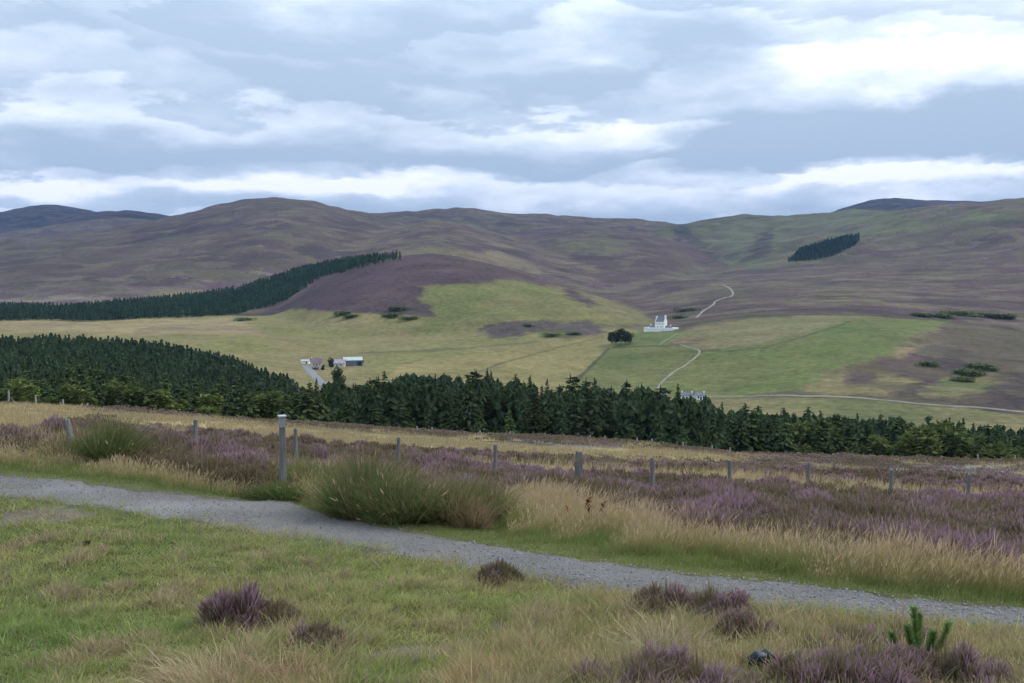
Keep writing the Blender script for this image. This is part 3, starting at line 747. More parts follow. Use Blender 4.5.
def build_tall():
    # rough grass on the near side, with seed heads
    B = Blades()
    x, y, z, px, py, r = scatter(190000, 4.9, 12)
    rg = rough(px, py, x, y); edge = py - ynear(px)
    w = zones(x, y, px, py, r)
    keep = (edge > 2) & (np.hypot((px - 766) / 26, (py - 680) / 22) > 1) & (rng.random(len(x)) < rg) & (rng.random(len(x)) > w['earth'])
    x, y, z, px, py, r = pick(keep, x, y, z, px, py, r); N = len(x)
    n1 = fbm(x / .5, y / .5, 3, 220)
    h = (0.045 + 0.10 * rng.random(N)) * (1 + .8 * n1 + .4 * fbm(x / .2, y / .2, 2, 222))
    f = np.clip(.55 + 1.2 * n1 + .6 * (rng.random(N) - .5), 0, 1)
    c = lerp((.17, .205, .07), (.43, .33, .18), f) * rng.uniform(.75, 1.25, N)[:, None]
    base = np.stack([x, y, z - .01], 1); tip = base + lean(N, h, .9, (-.22, -.1))
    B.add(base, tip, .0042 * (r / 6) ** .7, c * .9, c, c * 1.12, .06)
    m = rng.random(N) < .10
    seed_heads(B, base[m], tip[m], r[m], lerp((.42, .28, .18), (.55, .43, .26), rng.random(m.sum())))
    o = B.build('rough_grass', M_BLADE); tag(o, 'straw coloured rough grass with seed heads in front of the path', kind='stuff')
    # wind-blown pale tuft at the bottom left
    # verge beyond the path
    B = Blades()
    x, y, z, px, py, r = scatter(560000, 8, 30)
    w = zones(x, y, px, py, r); ed = yfar(px) - py
    keep = w['verge'] & (ed > -2 - 3 * rng.random(len(x)) + 3 * fbm(x * 2, y * 2, 2, 216)); keep |= (w['moor'] & (py > yverge(px) - 9 * rng.random(len(x))) & (r < 28))
    x, y, z, px, py, r, ed = pick(keep, x, y, z, px, py, r, ed); N = len(x)
    bank = sstep(318, 335, px) * sstep(512, 495, px)
    t = np.clip(ed / np.maximum(yfar(px) - yverge(px), 6), 0, 1.2) * (1 - .8 * bank)       # 0 at the path, 1 at the heather
    n1 = fbm(x / .9, y / .9, 3, 230); n2 = fbm(x / 2.2, y / 2.2, 3, 235)
    h = (0.05 + .24 * sstep(.05, .6, t)) * (.5 + .6 * rng.random(N)) * (1 + .6 * n1 + .35 * n2 + .5 * fbm(x / .35, y / .35, 2, 238))
    h *= np.where(px < 300, .72, 1.0)
    gf = np.clip(sstep(.25, .75, t + .55 * n1 + .35 * n2) + .35 * (rng.random(N) - .5), 0, 1)
    c = lerp((.15, .205, .062), (.44, .345, .19), gf)
    k = rng.random(N) < .25; c[k] = lerp((.20, .24, .07), (.34, .32, .12), rng.random(k.sum()))
    c *= rng.uniform(.75, 1.22, N)[:, None]
    base = np.stack([x, y, z - .01], 1); tip = base + lean(N, h, .9, (.15, -.12))
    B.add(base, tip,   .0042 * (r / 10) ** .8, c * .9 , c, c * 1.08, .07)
    m = (rng.random(N) < .20) & (gf > .35)
    seed_heads(B, base[m], tip[m] + (tip[m] - base[m]) * .12, r[m], lerp((.36, .25, .17), (.50, .39, .24), rng.random(m.sum())))
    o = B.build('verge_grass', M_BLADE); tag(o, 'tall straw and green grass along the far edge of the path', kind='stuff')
build_tall()

# ------------------------------------------------------------------ heather moor
H_F = [np.array(v) for v in ((.345, .205, .275), (.28, .17, .195), (.25, .175, .145), (.43, .26, .385))]
H_S = [np.array(v) for v in ((.14, .14, .065), (.16, .115, .07), (.11, .10, .06))]
def tufts(B, cx, cy, cz, rad, hgt, nper, wid, bloom, seedv=0, wscale=None):
    N = len(cx); M = N * nper
    ci = np.repeat(np.arange(N), nper)
    a = rng.uniform(0, 2 * np.pi, M); q = np.sqrt(rng.random(M))
    ox, oy = np.cos(a) * q, np.sin(a) * q
    R, Hh = rad[ci], hgt[ci]
    top = np.stack([cx[ci] + ox * R, cy[ci] + oy * R, cz[ci] + Hh * np.sqrt(np.clip(1 - .85 * q * q, 0, 1)) * rng.uniform(.78, 1.08, M)], 1)
    base = np.stack([cx[ci] + ox * R * .8, cy[ci] + oy * R * .8, cz[ci] + (top[:, 2] - cz[ci]) * rng.uniform(.45, .78, M) - .01], 1)
    top[:, :2] += rng.normal(0, .03, (M, 2))
    bl = bloom[ci] + rng.normal(0, .20, M)
    t = np.clip(bl, 0, 1)
    st = lerp(H_S[0], H_S[1], rng.random(M)) * rng.uniform(.75, 1.2, M)[:, None]
    fl = lerp(H_F[2], H_F[0], np.clip(t * 1.3 - .2, 0, 1)); fl = np.where((t > .8)[:, None], lerp(H_F[0], H_F[3], rng.random(M)), fl)
    fl = np.where((t < .28)[:, None], lerp(H_S[2], np.array((.22, .16, .10)), rng.random(M)), fl) * rng.uniform(.75, 1.25, M)[:, None]
    B.add(base, top, wid if np.isscalar(wid) else wid[ci], st, lerp(st, fl, np.full(M, .65)), fl, .10, 1.5, .62)

def build_heather():
    B = Blades()
    x, y, z, px, py, r = scatter(9500, 10.5, 46, 31.5)
    w = zones(x, y, px, py, r)
    keep = rng.random(len(x)) < w['heather'] * sstep(-.42, -.12, fbm(x / 1.3, y / 1.6, 3, 255) + .35 * rng.random(len(x)))
    x, y, z, px, py, r = pick(keep, x, y, z, px, py, r); N = len(x)
    n1 = fbm(x / 3.2, y / 4.5, 3, 250); n2 = fbm(x / 1.3, y / 1.6, 3, 255)
    bloom = np.clip(.27 + 1.3 * n1 + .9 * n2 + rng.normal(0, .12, N) - .14 * (px < 420), 0, 1)
    tufts(B, x, y, z, .20 + .26 * rng.random(N), (.18 + .22 * rng.random(N)) * (1 + .9 * n2), 80, .011 * (r / 14) ** .9, bloom)
    o = B.build('heather', M_HEATH); tag(o, 'purple and brown heather covering the near moor', kind='stuff')
    B = Blades()
    x, y, z, px, py, r = scatter(15000, 44, 185, 33)
    w = zones(x, y, px, py, r)
    keep = rng.random(len(x)) < w['heather'] * .9
    hx, hy, hz, hp, hq, hr = pick(keep, x, y, z, px, py, r); N = len(hx)
    n1 = fbm(hx / 9, hy / 13, 3, 250)
    tufts(B, hx, hy, hz, .35 + .35 * rng.random(N), .20 + .22 * rng.random(N), 14, .05 * (hr / 60) ** .8, np.clip(.24 + 1.3 * n1, 0, 1))
    keep = rng.random(len(x)) < np.maximum(w['straw'], .8 * w['pale'])
    hx, hy, hz, hp, hq, hr, pl = pick(keep, x, y, z, px, py, r, w['pale']); N = len(hx)
    ci = np.repeat(np.arange(N), 14); M = len(ci)
    base = np.stack([hx[ci] + rng.normal(0, .3, M), hy[ci] + rng.normal(0, .3, M), hz[ci]], 1)
    c = lerp((.29, .235, .135), (.44, .36, .215), rng.random(M)); c = np.where((pl[ci] > .4)[:, None], lerp((.20, .20, .19), (.40, .39, .37), rng.random(M)), c)
    h = .12 + .28 * rng.random(M); h = np.where(pl[ci] > .4, h * .5, h)
    B.add(base, base + lean(M, h, .6, (.1, 0)), .03 * (hr[ci] / 60) ** .8, c * .9, c, c * 1.05, .05)
    o = B.build('moor_heather', M_HEATH); tag(o, 'faded heather and straw coloured grass on the moor down to its brow', kind='stuff')
    # straw grass among the nearer heather
    B = Blades()
    x, y, z, px, py, r = scatter(60000, 13, 46, 31.5)
    w = zones(x, y, px, py, r)
    keep = rng.random(len(x)) < w['straw'] + .04 * w['heather']
    x, y, z, px, py, r = pick(keep, x, y, z, px, py, r); N = len(x)
    c = lerp((.29, .235, .135), (.46, .37, .215), rng.random(N)) * rng.uniform(.8, 1.2, N)[:, None]
    h = .18 + .28 * rng.random(N); base = np.stack([x, y, z - .01], 1)
    B.add(base, base + lean(N, h, .5, (.12, -.05)), .010 * (r / 15) ** .8, c * .85, c, c * 1.08, .06)
    o = B.build('moor_grass', M_BLADE); tag(o, 'straw coloured moor grass growing between the heather', kind='stuff')
build_heather()

# ------------------------------------------------------------------ single plants
def at(px, py, r0=4, r1=40): return ground([px], [py], r0, r1)[0]

def heather_bush(px, py, rad, hgt, bloom, label, n=700, grey=0):
    p = at(px, py); B = Blades()
    k = 16
    a = rng.uniform(0, 6.28, k); q = np.sqrt(rng.random(k)) * rad * .95
    cx, cy = np.cos(a) * q, np.sin(a) * q * .8
    tufts(B, cx, cy, np.zeros(k) - .02, rad * rng.uniform(.24, .46, k), hgt * np.clip(rng.uniform(.5, 1.1, k) * (1.1 - .55 * q / rad), .25, 1.1), 3 * n // k, .0062 * (p[1] / 7) ** .7, np.clip(bloom + rng.normal(0, .22, k), 0, 1))
    e = empty('heather_bush', p); B.build('foliage', M_HEATH, e)
    S = Blades(); m = 260; a = rng.uniform(0, 6.28, m)
    tip = np.stack([np.cos(a) * rad * .6 * rng.random(m), np.sin(a) * rad * .6 * rng.random(m), hgt * rng.uniform(.35, .95, m)], 1)
    b0 = tip * np.array((.55, .55, 0)); S.add(b0, tip, .0055, (.10, .085, .045), lerp((.10, .12, .045), (.17, .13, .075), rng.random(m)), lerp((.13, .15, .055), (.24, .16, .12), rng.random(m)), .05); S.build('stem', M_HEATH, e)
    m = 420; a = rng.uniform(0, 6.28, m); q = rad * rng.uniform(.3, 1.35, m); b0 = np.stack([np.cos(a) * q, np.sin(a) * q, np.full(m, -.02)], 1)
    G = Blades(); hh = rng.uniform(.08, .22, m); G.add(b0, b0 + lean(m, hh, 1.0, (-.1, -.1)), .0038, (.15, .17, .06), lerp((.19, .22, .075), (.42, .34, .19), rng.random(m)), (.44, .36, .2), .08); G.build('grass_stems', M_BLADE, e)
    tag(e, label, 'heather bush', 'heather bushes in front of the path'); return e

heather_bush(240, 628, .25, .42, .58, 'dark heather bush with dull purple tops standing alone on the lawn', 1100)
heather_bush(278, 624, .2, .24, .22, 'low brownish heather beside the lone purple bush', 500)
heather_bush(318, 650, .2, .26, .34, 'small faded pinkish heather sprawling on the lawn', 500)
heather_bush(503, 585, .24, .26, .25, 'rounded brown heather tussock at the lower edge of the path', 700)
heather_bush(668, 612, .30, .28, .42, 'reddish heather overhanging the lower edge of the path', 700)
heather_bush(712, 618, .34, .32, .60, 'purple heather overhanging the path beside reddish heather', 900)
heather_bush(742, 640, .24, .26, .40, 'small dull heather below the one overhanging the path', 500)
heather_bush(650, 694, .38, .33, 0.71, 'bright purple heather at the bottom edge left of the dark object', 1100)
heather_bush(700, 694, .32, .27, 0.66, 'low purple heather at the bottom edge just left of the dark object', 800)
heather_bush(846, 694, .38, .34, 0.61, 'purple heather in front of the young pine on its left', 1000)
heather_bush(876, 684, .36, .31, 0.61, 'purple heather at the left foot of the young pine', 900)
heather_bush(948, 690, .30, .36, 0.66, 'tall purple heather at the right foot of the young pine', 900)
heather_bush(598, 692, .22, .15, .45, 'low dull heather at the bottom edge left of the bright purple heather', 800)
heather_bush(782, 640, .18, .14, .30, 'brown heather between the path and the faded heather', 600)
heather_bush(850, 654, .36, .25, .40, 'brownish heather behind the young pine on its left', 700)
heather_bush(905, 650, .30, .24, .45, 'dull heather just behind the top of the young pine', 800)
heather_bush(985, 690, .26, .17, .45, 'fading heather at the bottom edge right of the young pine', 700)
heather_bush(1012, 668, .18, .14, .35, 'brown heather near the bottom right corner', 600)
heather_bush(812, 662, .34, .22, .45, 'faded heather amid straw grass behind the dark object', 500)

def rush(px, py, rad, hgt, n, label, c_lo, c_hi, brown=.15, r=(9, 40), lean_=.65, group='rush clumps beside the path', bias=(0, 0)):
    p = at(px, py, *r); B = Blades()
    a = rng.uniform(0, 6.28, n); q = np.sqrt(rng.random(n))
    base = np.stack([np.cos(a) * q * rad * .55, np.sin(a) * q * rad * .45, np.full(n, -.03)], 1)
    h = hgt * rng.uniform(.35, 1.08, n) * (1 + .75 * fbm(base[:, 0] * 3.2 + px, base[:, 1] * 3.2, 3, 340))
    out = rad * (lean_ * q + .55 * rng.normal(0, 1, n)); a = a + rng.normal(0, .7, n)
    tip = base + np.stack([np.cos(a) * out + bias[0] * h, np.sin(a) * out + bias[1] * h, h * np.sqrt(np.clip(1 - (.55 * q) ** 2, .2, 1))], 1)
    c = lerp(c_lo, c_hi, rng.random(n)); k = rng.random(n) < brown; c[k] = lerp((.22, .15, .085), (.38, .29, .16), rng.random(k.sum()))
    e = empty('rush_clump', p)
    B.add(base, tip, .0075 * (p[1] / 12) ** .7, c * .9, c, lerp(c, np.broadcast_to((.22, .17, .08), (n, 3)), rng.random(n) * .6), rng.uniform(-.02, .22, n), .8)
    D = B; m = int(n * .012) + 4; j = rng.integers(0, n, m)
    D.add(base[j] + (tip[j] - base[j]) * .78, base[j] + (tip[j] - base[j]) * .92, .018, (.36, .27, .16), (.42, .32, .19), (.34, .25, .15), 0, 1.2)
    B.build('stalks', M_BLADE, e)
    tag(e, label, 'rush clump', group); return e

RG, RG2 = (.072, .108, .036), (.125, .162, .058)
rush(362, 515, .66, .84, 2600, 'large dark green rush clump left of the pair beyond the path', RG, RG2, .2)
rush(404, 521, .62, .68, 2400, 'dark rush clump with pale dead heads in the middle of the bank', RG, RG2, .16)
rush(447, 522, .72, .60, 2500, 'olive rush clump with straw stems beside the middle of the bank', (.10, .125, .045), (.20, .20, .08), .25)
rush(486, 519, .44, .66, 900, 'upright rush clump at the right end of the bank below a post', RG, (.14, .165, .06), .2)
rush(472, 527, .32, .42, 800, 'brown withered tussock at the right foot of the rush bank', (.18, .13, .085), (.30, .22, .14), .7)
rush(108, 463, .60, .80, 2300, 'bright green rush clump beside the leaning post', (.075, .115, .036), (.13, .17, .055), .12, bias=(.1, 0))
rush(60, 462, .4, .35, 500, 'low olive rush clump left of the leaning post', (.12, .155, .05), (.22, .23, .085), .3)
rush(308, 494, .5, .68, 1500, 'green rush clump between the capped post and the thin post', (.115, .17, .05), (.21, .245, .08), .15)
rush(281, 500, .34, .34, 1300, 'dark green tussock at the foot of the capped post', (.08, .13, .036), (.12, .17, .05), .05, lean_=1.1)
rush(252, 497, .2, .15, 350, 'small green tussock left of the capped post', (.10, .155, .042), (.16, .21, .065), .05)
rush(800, 568, .42, .27, 900, 'wind combed green tussock in the straw verge beyond the path', (.17, .205, .075), (.28, .285, .12), .2, (7, 30), 1.0)
rush(662, 655, .26, .20, 700, 'bleached straw tussock flattened by wind in front of the path', (.42, .35, .23), (.58, .50, .34), .2, (4, 12), 1.1, 'grass tussocks in front of the path')
rush(215, 690, .34, .20, 1100, 'pale wind combed straw tussock at the bottom left', (.40, .32, .19), (.60, .51, .34), .2, (4, 12), .9, 'grass tussocks in front of the path', (-.5, .1))
rush(285, 690, .30, .20, 900, 'reddish straw tussock at the bottom edge', (.38, .25, .15), (.52, .37, .23), .3, (4, 12), .8, 'grass tussocks in front of the path', (-.3, 0))

def dock(px, py, h, label):
    p = at(px, py, 8, 30); B = Blades(); S = Blades(); n = 90
    zz = rng.uniform(.35, 1, n) * h; a = rng.uniform(0, 6.28, n); d = rng.uniform(.02, .075, n)
    b = np.stack([np.zeros(n), np.zeros(n), zz], 1); t = b + np.stack([np.cos(a) * d, np.sin(a) * d, rng.uniform(-.02, .05, n)], 1)
    B.add(b, t, .03, (.20, .085, .035), (.26, .12, .05), (.18, .08, .04), .1, 1.3)
    S.add(np.zeros((4, 3)), np.array([(0.01 * i, .01 * (i % 2), h) for i in range(4)]), .014, (.12, .07, .04), (.16, .08, .04), (.18, .09, .04))
    e = empty('dock_plant', p); B.build('leaves', M_BLADE, e); S.build('stem', M_BLADE, e)
    tag(e, label, 'plant', 'withered rusty plants in the straw verge')
dock(567, 527, .26, 'left small withered rusty plant in the straw verge')
dock(588, 529, .40, 'tallest withered rusty plant in the straw verge')
dock(603, 528, .33, 'right withered rusty plant beside the tallest one')

def pine_sapling(px, py):
    p = at(px, py, 4, 12); e = empty('pine_sapling', p)
    B = Blades(); S = Blades()
    shoots = [((0, 0, 0), (-.01, .02, .24), (-.03, .02, .42)), ((0, 0, .06), (.13, -.02, .17), (.17, -.02, .34)), ((0, 0, .04), (-.12, .04, .12), (-.15, .05, .25)), ((.0, 0, .08), (.05, -.06, .18), (.06, -.07, .30)),
              ((0, 0, .1), (-.06, -.02, .2), (-.08, -.02, .32)), ((.02, 0, .05), (.09, .06, .13), (.11, .07, .24)), ((0, 0, .03), (-.04, -.08, .1), (-.06, -.10, .2)), ((0, 0, .12), (.02, .06, .24), (.03, .08, .36)), ((0, 0, .02), (.12, -.09, .08), (.17, -.12, .19)), ((0, 0, .02), (-.10, -.07, .07), (-.16, -.09, .16))]
    for a0, a1, a2 in shoots:
        a0, a1, a2 = (np.array(v, float) for v in (a0, a1, a2)); n = 950
        f = rng.uniform(.2, 1.0, n)[:, None]
        q = a0 * (1 - f) ** 2 + 2 * a1 * f * (1 - f) + a2 * f * f
        ax = 2 * (a1 - a0) * (1 - f) + 2 * (a2 - a1) * f; ax /= np.linalg.norm(ax, axis=1)[:, None]
        L = rng.uniform(.025, .058, n); a = rng.uniform(0, 6.28, n)
        d = np.stack([np.cos(a) * L * .7, np.sin(a) * L * .7, np.zeros(n)], 1) + ax * (L * .8)[:, None]
        c = lerp((.12, .21, .06), (.25, .36, .12), rng.random(n)) * rng.uniform(.7, 1.2, n)[:, None]
        B.add(q, q + d, .0036, c, c, c * 1.15, 0)
        S.add(np.repeat(a0[None], 3, 0), np.repeat(a1[None], 3, 0), .010, (.12, .09, .05), (.12, .1, .05), (.10, .11, .04))
        S.add(np.repeat(a1[None], 3, 0), np.repeat(a2[None], 3, 0), .008, (.12, .1, .05), (.12, .1, .05), (.10, .11, .04))
    B.build('needles', M_NEEDLE, e); S.build('stem', M_BLADE, e)
    tag(e, 'small bright green young pine rising from heather by the path', 'young pine')
pine_sapling(918, 676)

def tiny_thistle():
    p = at(88, 548, 5, 15); B = Blades(); n = 60
    a = rng.uniform(0, 6.28, n); d = rng.uniform(.02, .07, n)
    b = np.stack([np.zeros(n), np.zeros(n), rng.uniform(0, .06, n)], 1)
    B.add(b, b + np.stack([np.cos(a) * d, np.sin(a) * d, rng.uniform(0, .05, n)], 1), .012, (.06, .06, .035), (.07, .07, .04), (.12, .08, .05), .1, 1.3)
    o = B.build('weed', M_BLADE); o.location = p; tag(o, 'tiny dark weed on the lawn near the path', 'weed')
tiny_thistle()

# ------------------------------------------------------------------ posts
def round_post(rad, h, mat, parent, seg=14, name='shaft'):
    bm = bmesh.new(); rings = []
    for k, t in enumerate((-.15, 0, .25, .5, .75, .97, 1.0)):
        rr = rad * (1.04 - .06 * t) * (.86 if t == 1.0 else 1)
        rings.append([bm.verts.new((rr * math.cos(6.2832 * i / seg) * random.uniform(.95, 1.05), rr * math.sin(6.2832 * i / seg) * random.uniform(.95, 1.05), t * h + (random.uniform(-.008, .008) if t == 1 else 0))) for i in range(seg)])
    for a, b in zip(rings, rings[1:]):
        for i in range(seg): bm.faces.new((a[i], a[(i + 1) % seg], b[(i + 1) % seg], b[i]))
    bm.faces.new(rings[-1]); bm.faces.new(rings[0][::-1])
    return bm_obj(name, bm, mat, parent)

def fence_post(px, ytop, ybase, r, rad, label, tilt=(0, 0), mat=None, group='fence posts on the heather moor', wire=False):
    """a post at bearing px and range r, whose top is seen at ytop"""
    az, t = ray(px, ytop); az2 = az
    x, y = r * math.sin(az), r * math.cos(az); z = float(H0(x, y)[0])
    h = ZC + r * float(t) - z
    e = empty('fence_post', (x, y, z)); e.rotation_euler = (tilt[0] + random.uniform(-.03, .03), tilt[1] + random.uniform(-.035, .035), 0)
    round_post(rad, h, mat or M_POST, e)
    tag(e, label, 'fence post', group); return h

hs = []
for a in [(73, 418.5, 0, 19.3, .055, 'leaning fence post beside the bright green rush clump', (0.03, -.16)),
          (194.5, 419.5, 0, 21.2, .046, 'pale upright fence post among purple heather left of the capped post'),
          (295.5, 428.5, 0, 22, .042, 'thin fence post just right of the capped post'),
          (398, 437, 0, 23.5, .045, 'thin post rising behind the dark rush bank'),
          (495, 444.5, 0, 23, .045, 'grey post behind the right end of the rush bank'),
          (578, 451, 0, 21.4, .085, 'stout weathered strainer post at the edge of the straw verge', (0, 0), M_POST2),
          (653, 458, 0, 21.8, .050, 'grey post in heather, first right of the stout one'),
          (730.5, 460, 0, 25, .052, 'pale grey post in heather, second right of the stout one'),
          (808.5, 462.5, 0, 25.6, .052, 'grey post in heather, third right of the stout one'),
          (892, 469.5, 0, 25.6, .048, 'grey post in front of the pale burnt patch'),
          (968, 474, 0, 25.2, .048, 'rightmost grey post in the heather', (0, .02))]:
    hs.append(fence_post(*a))
print('post heights', [round(h, 2) for h in hs])

def marker_post():
    px, r = 282, 15.4
    az, t = ray(px, 415.5); x, y = r * math.sin(az), r * math.cos(az); z = float(H0(x, y)[0]); h = ZC + r * float(t) - z
    print('marker', h)
    e = empty('marker_post', (x, y, z), .45)
    w = .044
    bm = bmesh.new(); add_box(bm, -w, w, -w, w, -.2, h - .19, .006); bm_obj('shaft', bm, M_POST, e)
    bm = bmesh.new(); add_box(bm, -w * 1.04, w * 1.04, -w * 1.04, w * 1.04, h - .185, h - .02, .005)
    bm_obj('head', bm, surf_mat('pale_post_wood', (.20, .205, .205), (.28, .285, .285), 10, stretch=(1, 1, .2)), e)
    bm = bmesh.new(); add_box(bm, -w * .96, w * .96, -w * .96, w * .96, h - .191, h - .184)
    bm_obj('groove', bm, M_DARK, e)
    bm = bmesh.new(); add_box(bm, -w * 1.35, w * 1.35, -w * 1.35, w * 1.35, h - .02, h + .005, .004)
    bm_obj('cap', bm, surf_mat('bleached_cap', (.36, .37, .38), (.46, .47, .48), 12), e)
    tag(e, 'thick square wooden post with a pale flat cap beside the path', 'marker post')
marker_post()

# deer fence along the brow of the moor
def brow_post(px, ytop, r, rad, label, stay=0):
    az, t = ray(px, ytop - 2.5); x, y = r * math.sin(az), r * math.cos(az); z = float(H0(x, y)[0]); h = max(1.0, ZC + r * float(t) - z)
    e = empty('fence_post', (x, y, z)); round_post(rad, h, M_PALEPOST, e, 8)
    if stay:
        bm = bmesh.new(); n = 8; L = 1.9
        a = [bm.verts.new((.05 * math.cos(.785 * i), .05 * math.sin(.785 * i), h * .72)) for i in range(n)]
        b = [bm.verts.new((stay * 1.3 + .05 * math.cos(.785 * i), .05 * math.sin(.785 * i), -.1)) for i in range(n)]
        for i in range(n): bm.faces.new((a[i], a[(i + 1) % n], b[(i + 1) % n], b[i]))
        bm_obj('stay', bm, M_POST, e)
    tag(e, label, 'fence post', 'deer fence posts along the brow of the moor')
    return h
spec = [(8.5, 393, 'leftmost tall brow post with a slanting stay', 1), (35.5, 398, 'tall thin brow post, second from the left', 0), (63, 402, 'tall thin brow post, third from the left', 0), (60.5, 406.5, 'short pale stub beside a thin brow post', 0), (87.5, 406, 'thin brow post beyond the leaning post', 0), (82, 411, 'short pale stub beyond the leaning post', 0)]
for px, yt, lb, stv in spec:
    brow_post(px, yt, 128, .10, lb, stv)
gen = [(417, 430), (432, 431), (480, 434.5), (510, 436), (545, 437), (590, 439), (605, 440), (637, 440.5), (652, 444), (683, 448), (712, 451.5), (730, 452), (798, 456), (833, 456), (870, 459), (905, 459), (942, 458.5), (978, 457.5), (1015, 458)]
for px, yt in gen:
    brow_post(px, yt, 130, .10, 'small thin fence post along the brow below the dark conifers')
for px, w in ((988, 1), (998, 1), (1007, 1)):
    pass

# wires strung between the posts of the moor fence are too fine to show

# ------------------------------------------------------------------ dark object lying in the heather
def dark_thing():
    p = at(764, 672, 4, 9); p[2] += .06
    e = empty('lost_shoe', p, .25)
    def loft(secs, name, mat):
        bm = bmesh.new(); rings = []
        for x, w, z0, z1 in secs:
            n = 16; rings.append([bm.verts.new((x, w * math.cos(6.2832 * i / n), (z0 + z1) / 2 + (z1 - z0) / 2 * math.sin(6.2832 * i / n))) for i in range(n)])
        for a, b in zip(rings, rings[1:]):
            for i in range(16): bm.faces.new((a[i], a[(i + 1) % 16], b[(i + 1) % 16], b[i]))
        bm.faces.new(rings[0][::-1]); bm.faces.new(rings[-1])
        bmesh.ops.recalc_face_normals(bm, faces=bm.faces); bm_obj(name, bm, mat, e, True)
    navy = surf_mat('navy_shell', (.006, .009, .018), (.010, .014, .026), 20, rough=.5, spec=.2)
    grey = surf_mat('grey_strap', (.05, .06, .07), (.09, .10, .115), 30, rough=.55)
    loft([(-.105, .01, .0, .02), (-.095, .032, -.01, .045), (-.06, .045, -.015, .068), (0, .048, -.015, .072), (.05, .042, -.015, .058), (.09, .03, -.015, .038), (.108, .008, -.01, .01)], 'shell', navy)
    for dx, dz, ln in ((-.045, -.004, .04),):
        loft([(dx - ln * .7, .020, .035 + dz, .046 + dz), (dx, .046 + dz * .1, .050 + dz, .0745 + dz), (dx + ln * .9, .044, .046 + dz, .0735 + dz)], 'stripe', grey)
    loft([(.022, .050, .045, .0745), (.036, .049, .040, .070), (.05, .046, .035, .064)], 'strap', grey)
    tag(e, 'small dark blue and grey shoe shaped object lying in the heather at the bottom edge', 'lost object')
dark_thing()

# ------------------------------------------------------------------ trees
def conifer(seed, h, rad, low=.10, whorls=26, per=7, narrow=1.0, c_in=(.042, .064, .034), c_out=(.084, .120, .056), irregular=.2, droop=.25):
    R = np.random.default_rng(seed); B = Blades(); V = []
    bs, tp, wd, col = [], [], [], []
    for k in range(whorls):
        f = low + (1 - low) * (k / whorls) ** .9
        L0 = rad * 1.12 * ((1 - f) ** (.88 * narrow)) * (1 - .3 * math.exp(-((f - low) / .08))) + .16
        for j in range(per):
            a = R.uniform(0, 6.283); L = L0 * R.uniform(1 - irregular * 1.6, 1 + irregular)
            z0 = h * f + R.uniform(-.55, .55)
            nseg = max(2, int(L / .36))
            for s in range(nseg):
                t0 = (s + .15) / nseg; t1 = min(1.12, (s + 1.5) / nseg)
                for side in (-1, -.4, .4, 1):
                    aa = a + side * R.uniform(.18, .42)
                    p0 = np.array((math.cos(a) * L * t0, math.sin(a) * L * t0, z0 - droop * L * t0 * t0 + .12 * L * t0))
                    p1 = p0 + np.array((math.cos(aa), math.sin(aa), 0)) * L * (t1 - t0) * R.uniform(.7, 1.1)
                    p1[2] -= (.12 + .42 * R.random()) * min(1.0, L / 1.2) + droop * L * .10
                    bs.append(p0); tp.append(p1); wd.append(.36 * (.62 + .6 * L / rad) * R.uniform(.7, 1.3))
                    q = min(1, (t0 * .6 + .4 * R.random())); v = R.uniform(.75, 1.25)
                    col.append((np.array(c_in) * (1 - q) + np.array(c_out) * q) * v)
    bs, tp, wd, col = map(np.array, (bs, tp, wd, col))
    top = np.array([(0, 0, h * .94)] * 5); tt = np.array([(R.uniform(-.15, .15), R.uniform(-.15, .15), h * R.uniform(1.0, 1.05)) for _ in range(5)])
    B.add(bs, tp, wd, col, col, col * 1.1, .04, 1.25, .45); B.add(top, tt, .25, c_in, c_out, c_out)
    return B.mesh('crown')

def trunk_mesh(h, r, seg=8):
    bm = bmesh.new(); rings = []
    for t in (-.08, 0, .06, .35, .7, .96):
        rr = r * (1.25 if t <= 0 else 1 - .85 * t)
        ox = .1 * math.sin(3 * t)
        rings.append([bm.verts.new((ox + rr * math.cos(6.2832 * i / seg), rr * math.sin(6.2832 * i / seg), t * h)) for i in range(seg)])
    for a, b in zip(rings, rings[1:]):
        for i in range(seg): bm.faces.new((a[i], a[(i + 1) % seg], b[(i + 1) % seg], b[i]))
    bm.faces.new(rings[-1]); me = bpy.data.meshes.new('trunk'); bm.to_mesh(me); bm.free(); me.materials.append(M_BARK)
    for p in me.polygons: p.use_smooth = True
    return me

def bushy(seed, h, rad, n=1500, c_in=(.04, .055, .022), c_out=(.075, .10, .035), base=.12, lobes=9):
    R = np.random.default_rng(seed); B = Blades()
    ctr = np.stack([R.normal(0, rad * .42, lobes), R.normal(0, rad * .42, lobes), h * R.uniform(base + .18, .86, lobes)], 1)
    sz = rad * R.uniform(.35, .62, lobes)
    k = R.integers(0, lobes, n); d = R.normal(0, 1, (n, 3)); d /= np.linalg.norm(d, axis=1)[:, None]
    p = ctr[k] + d * (sz[k] * R.uniform(.55, 1.05, n) ** .6)[:, None]
    p[:, 2] = np.clip(p[:, 2], h * base * .6, h * 1.03)
    L = rad * .105 * R.uniform(.6, 1.5, n)
    t = p + (d * .6 + R.normal(0, .6, (n, 3))) * L[:, None]
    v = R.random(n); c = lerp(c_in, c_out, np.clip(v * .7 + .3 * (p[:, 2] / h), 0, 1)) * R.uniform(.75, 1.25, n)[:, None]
    B.add(p, t, L * .9, c, c, c, 0, 1.3, .5)
    return B.mesh('crown')

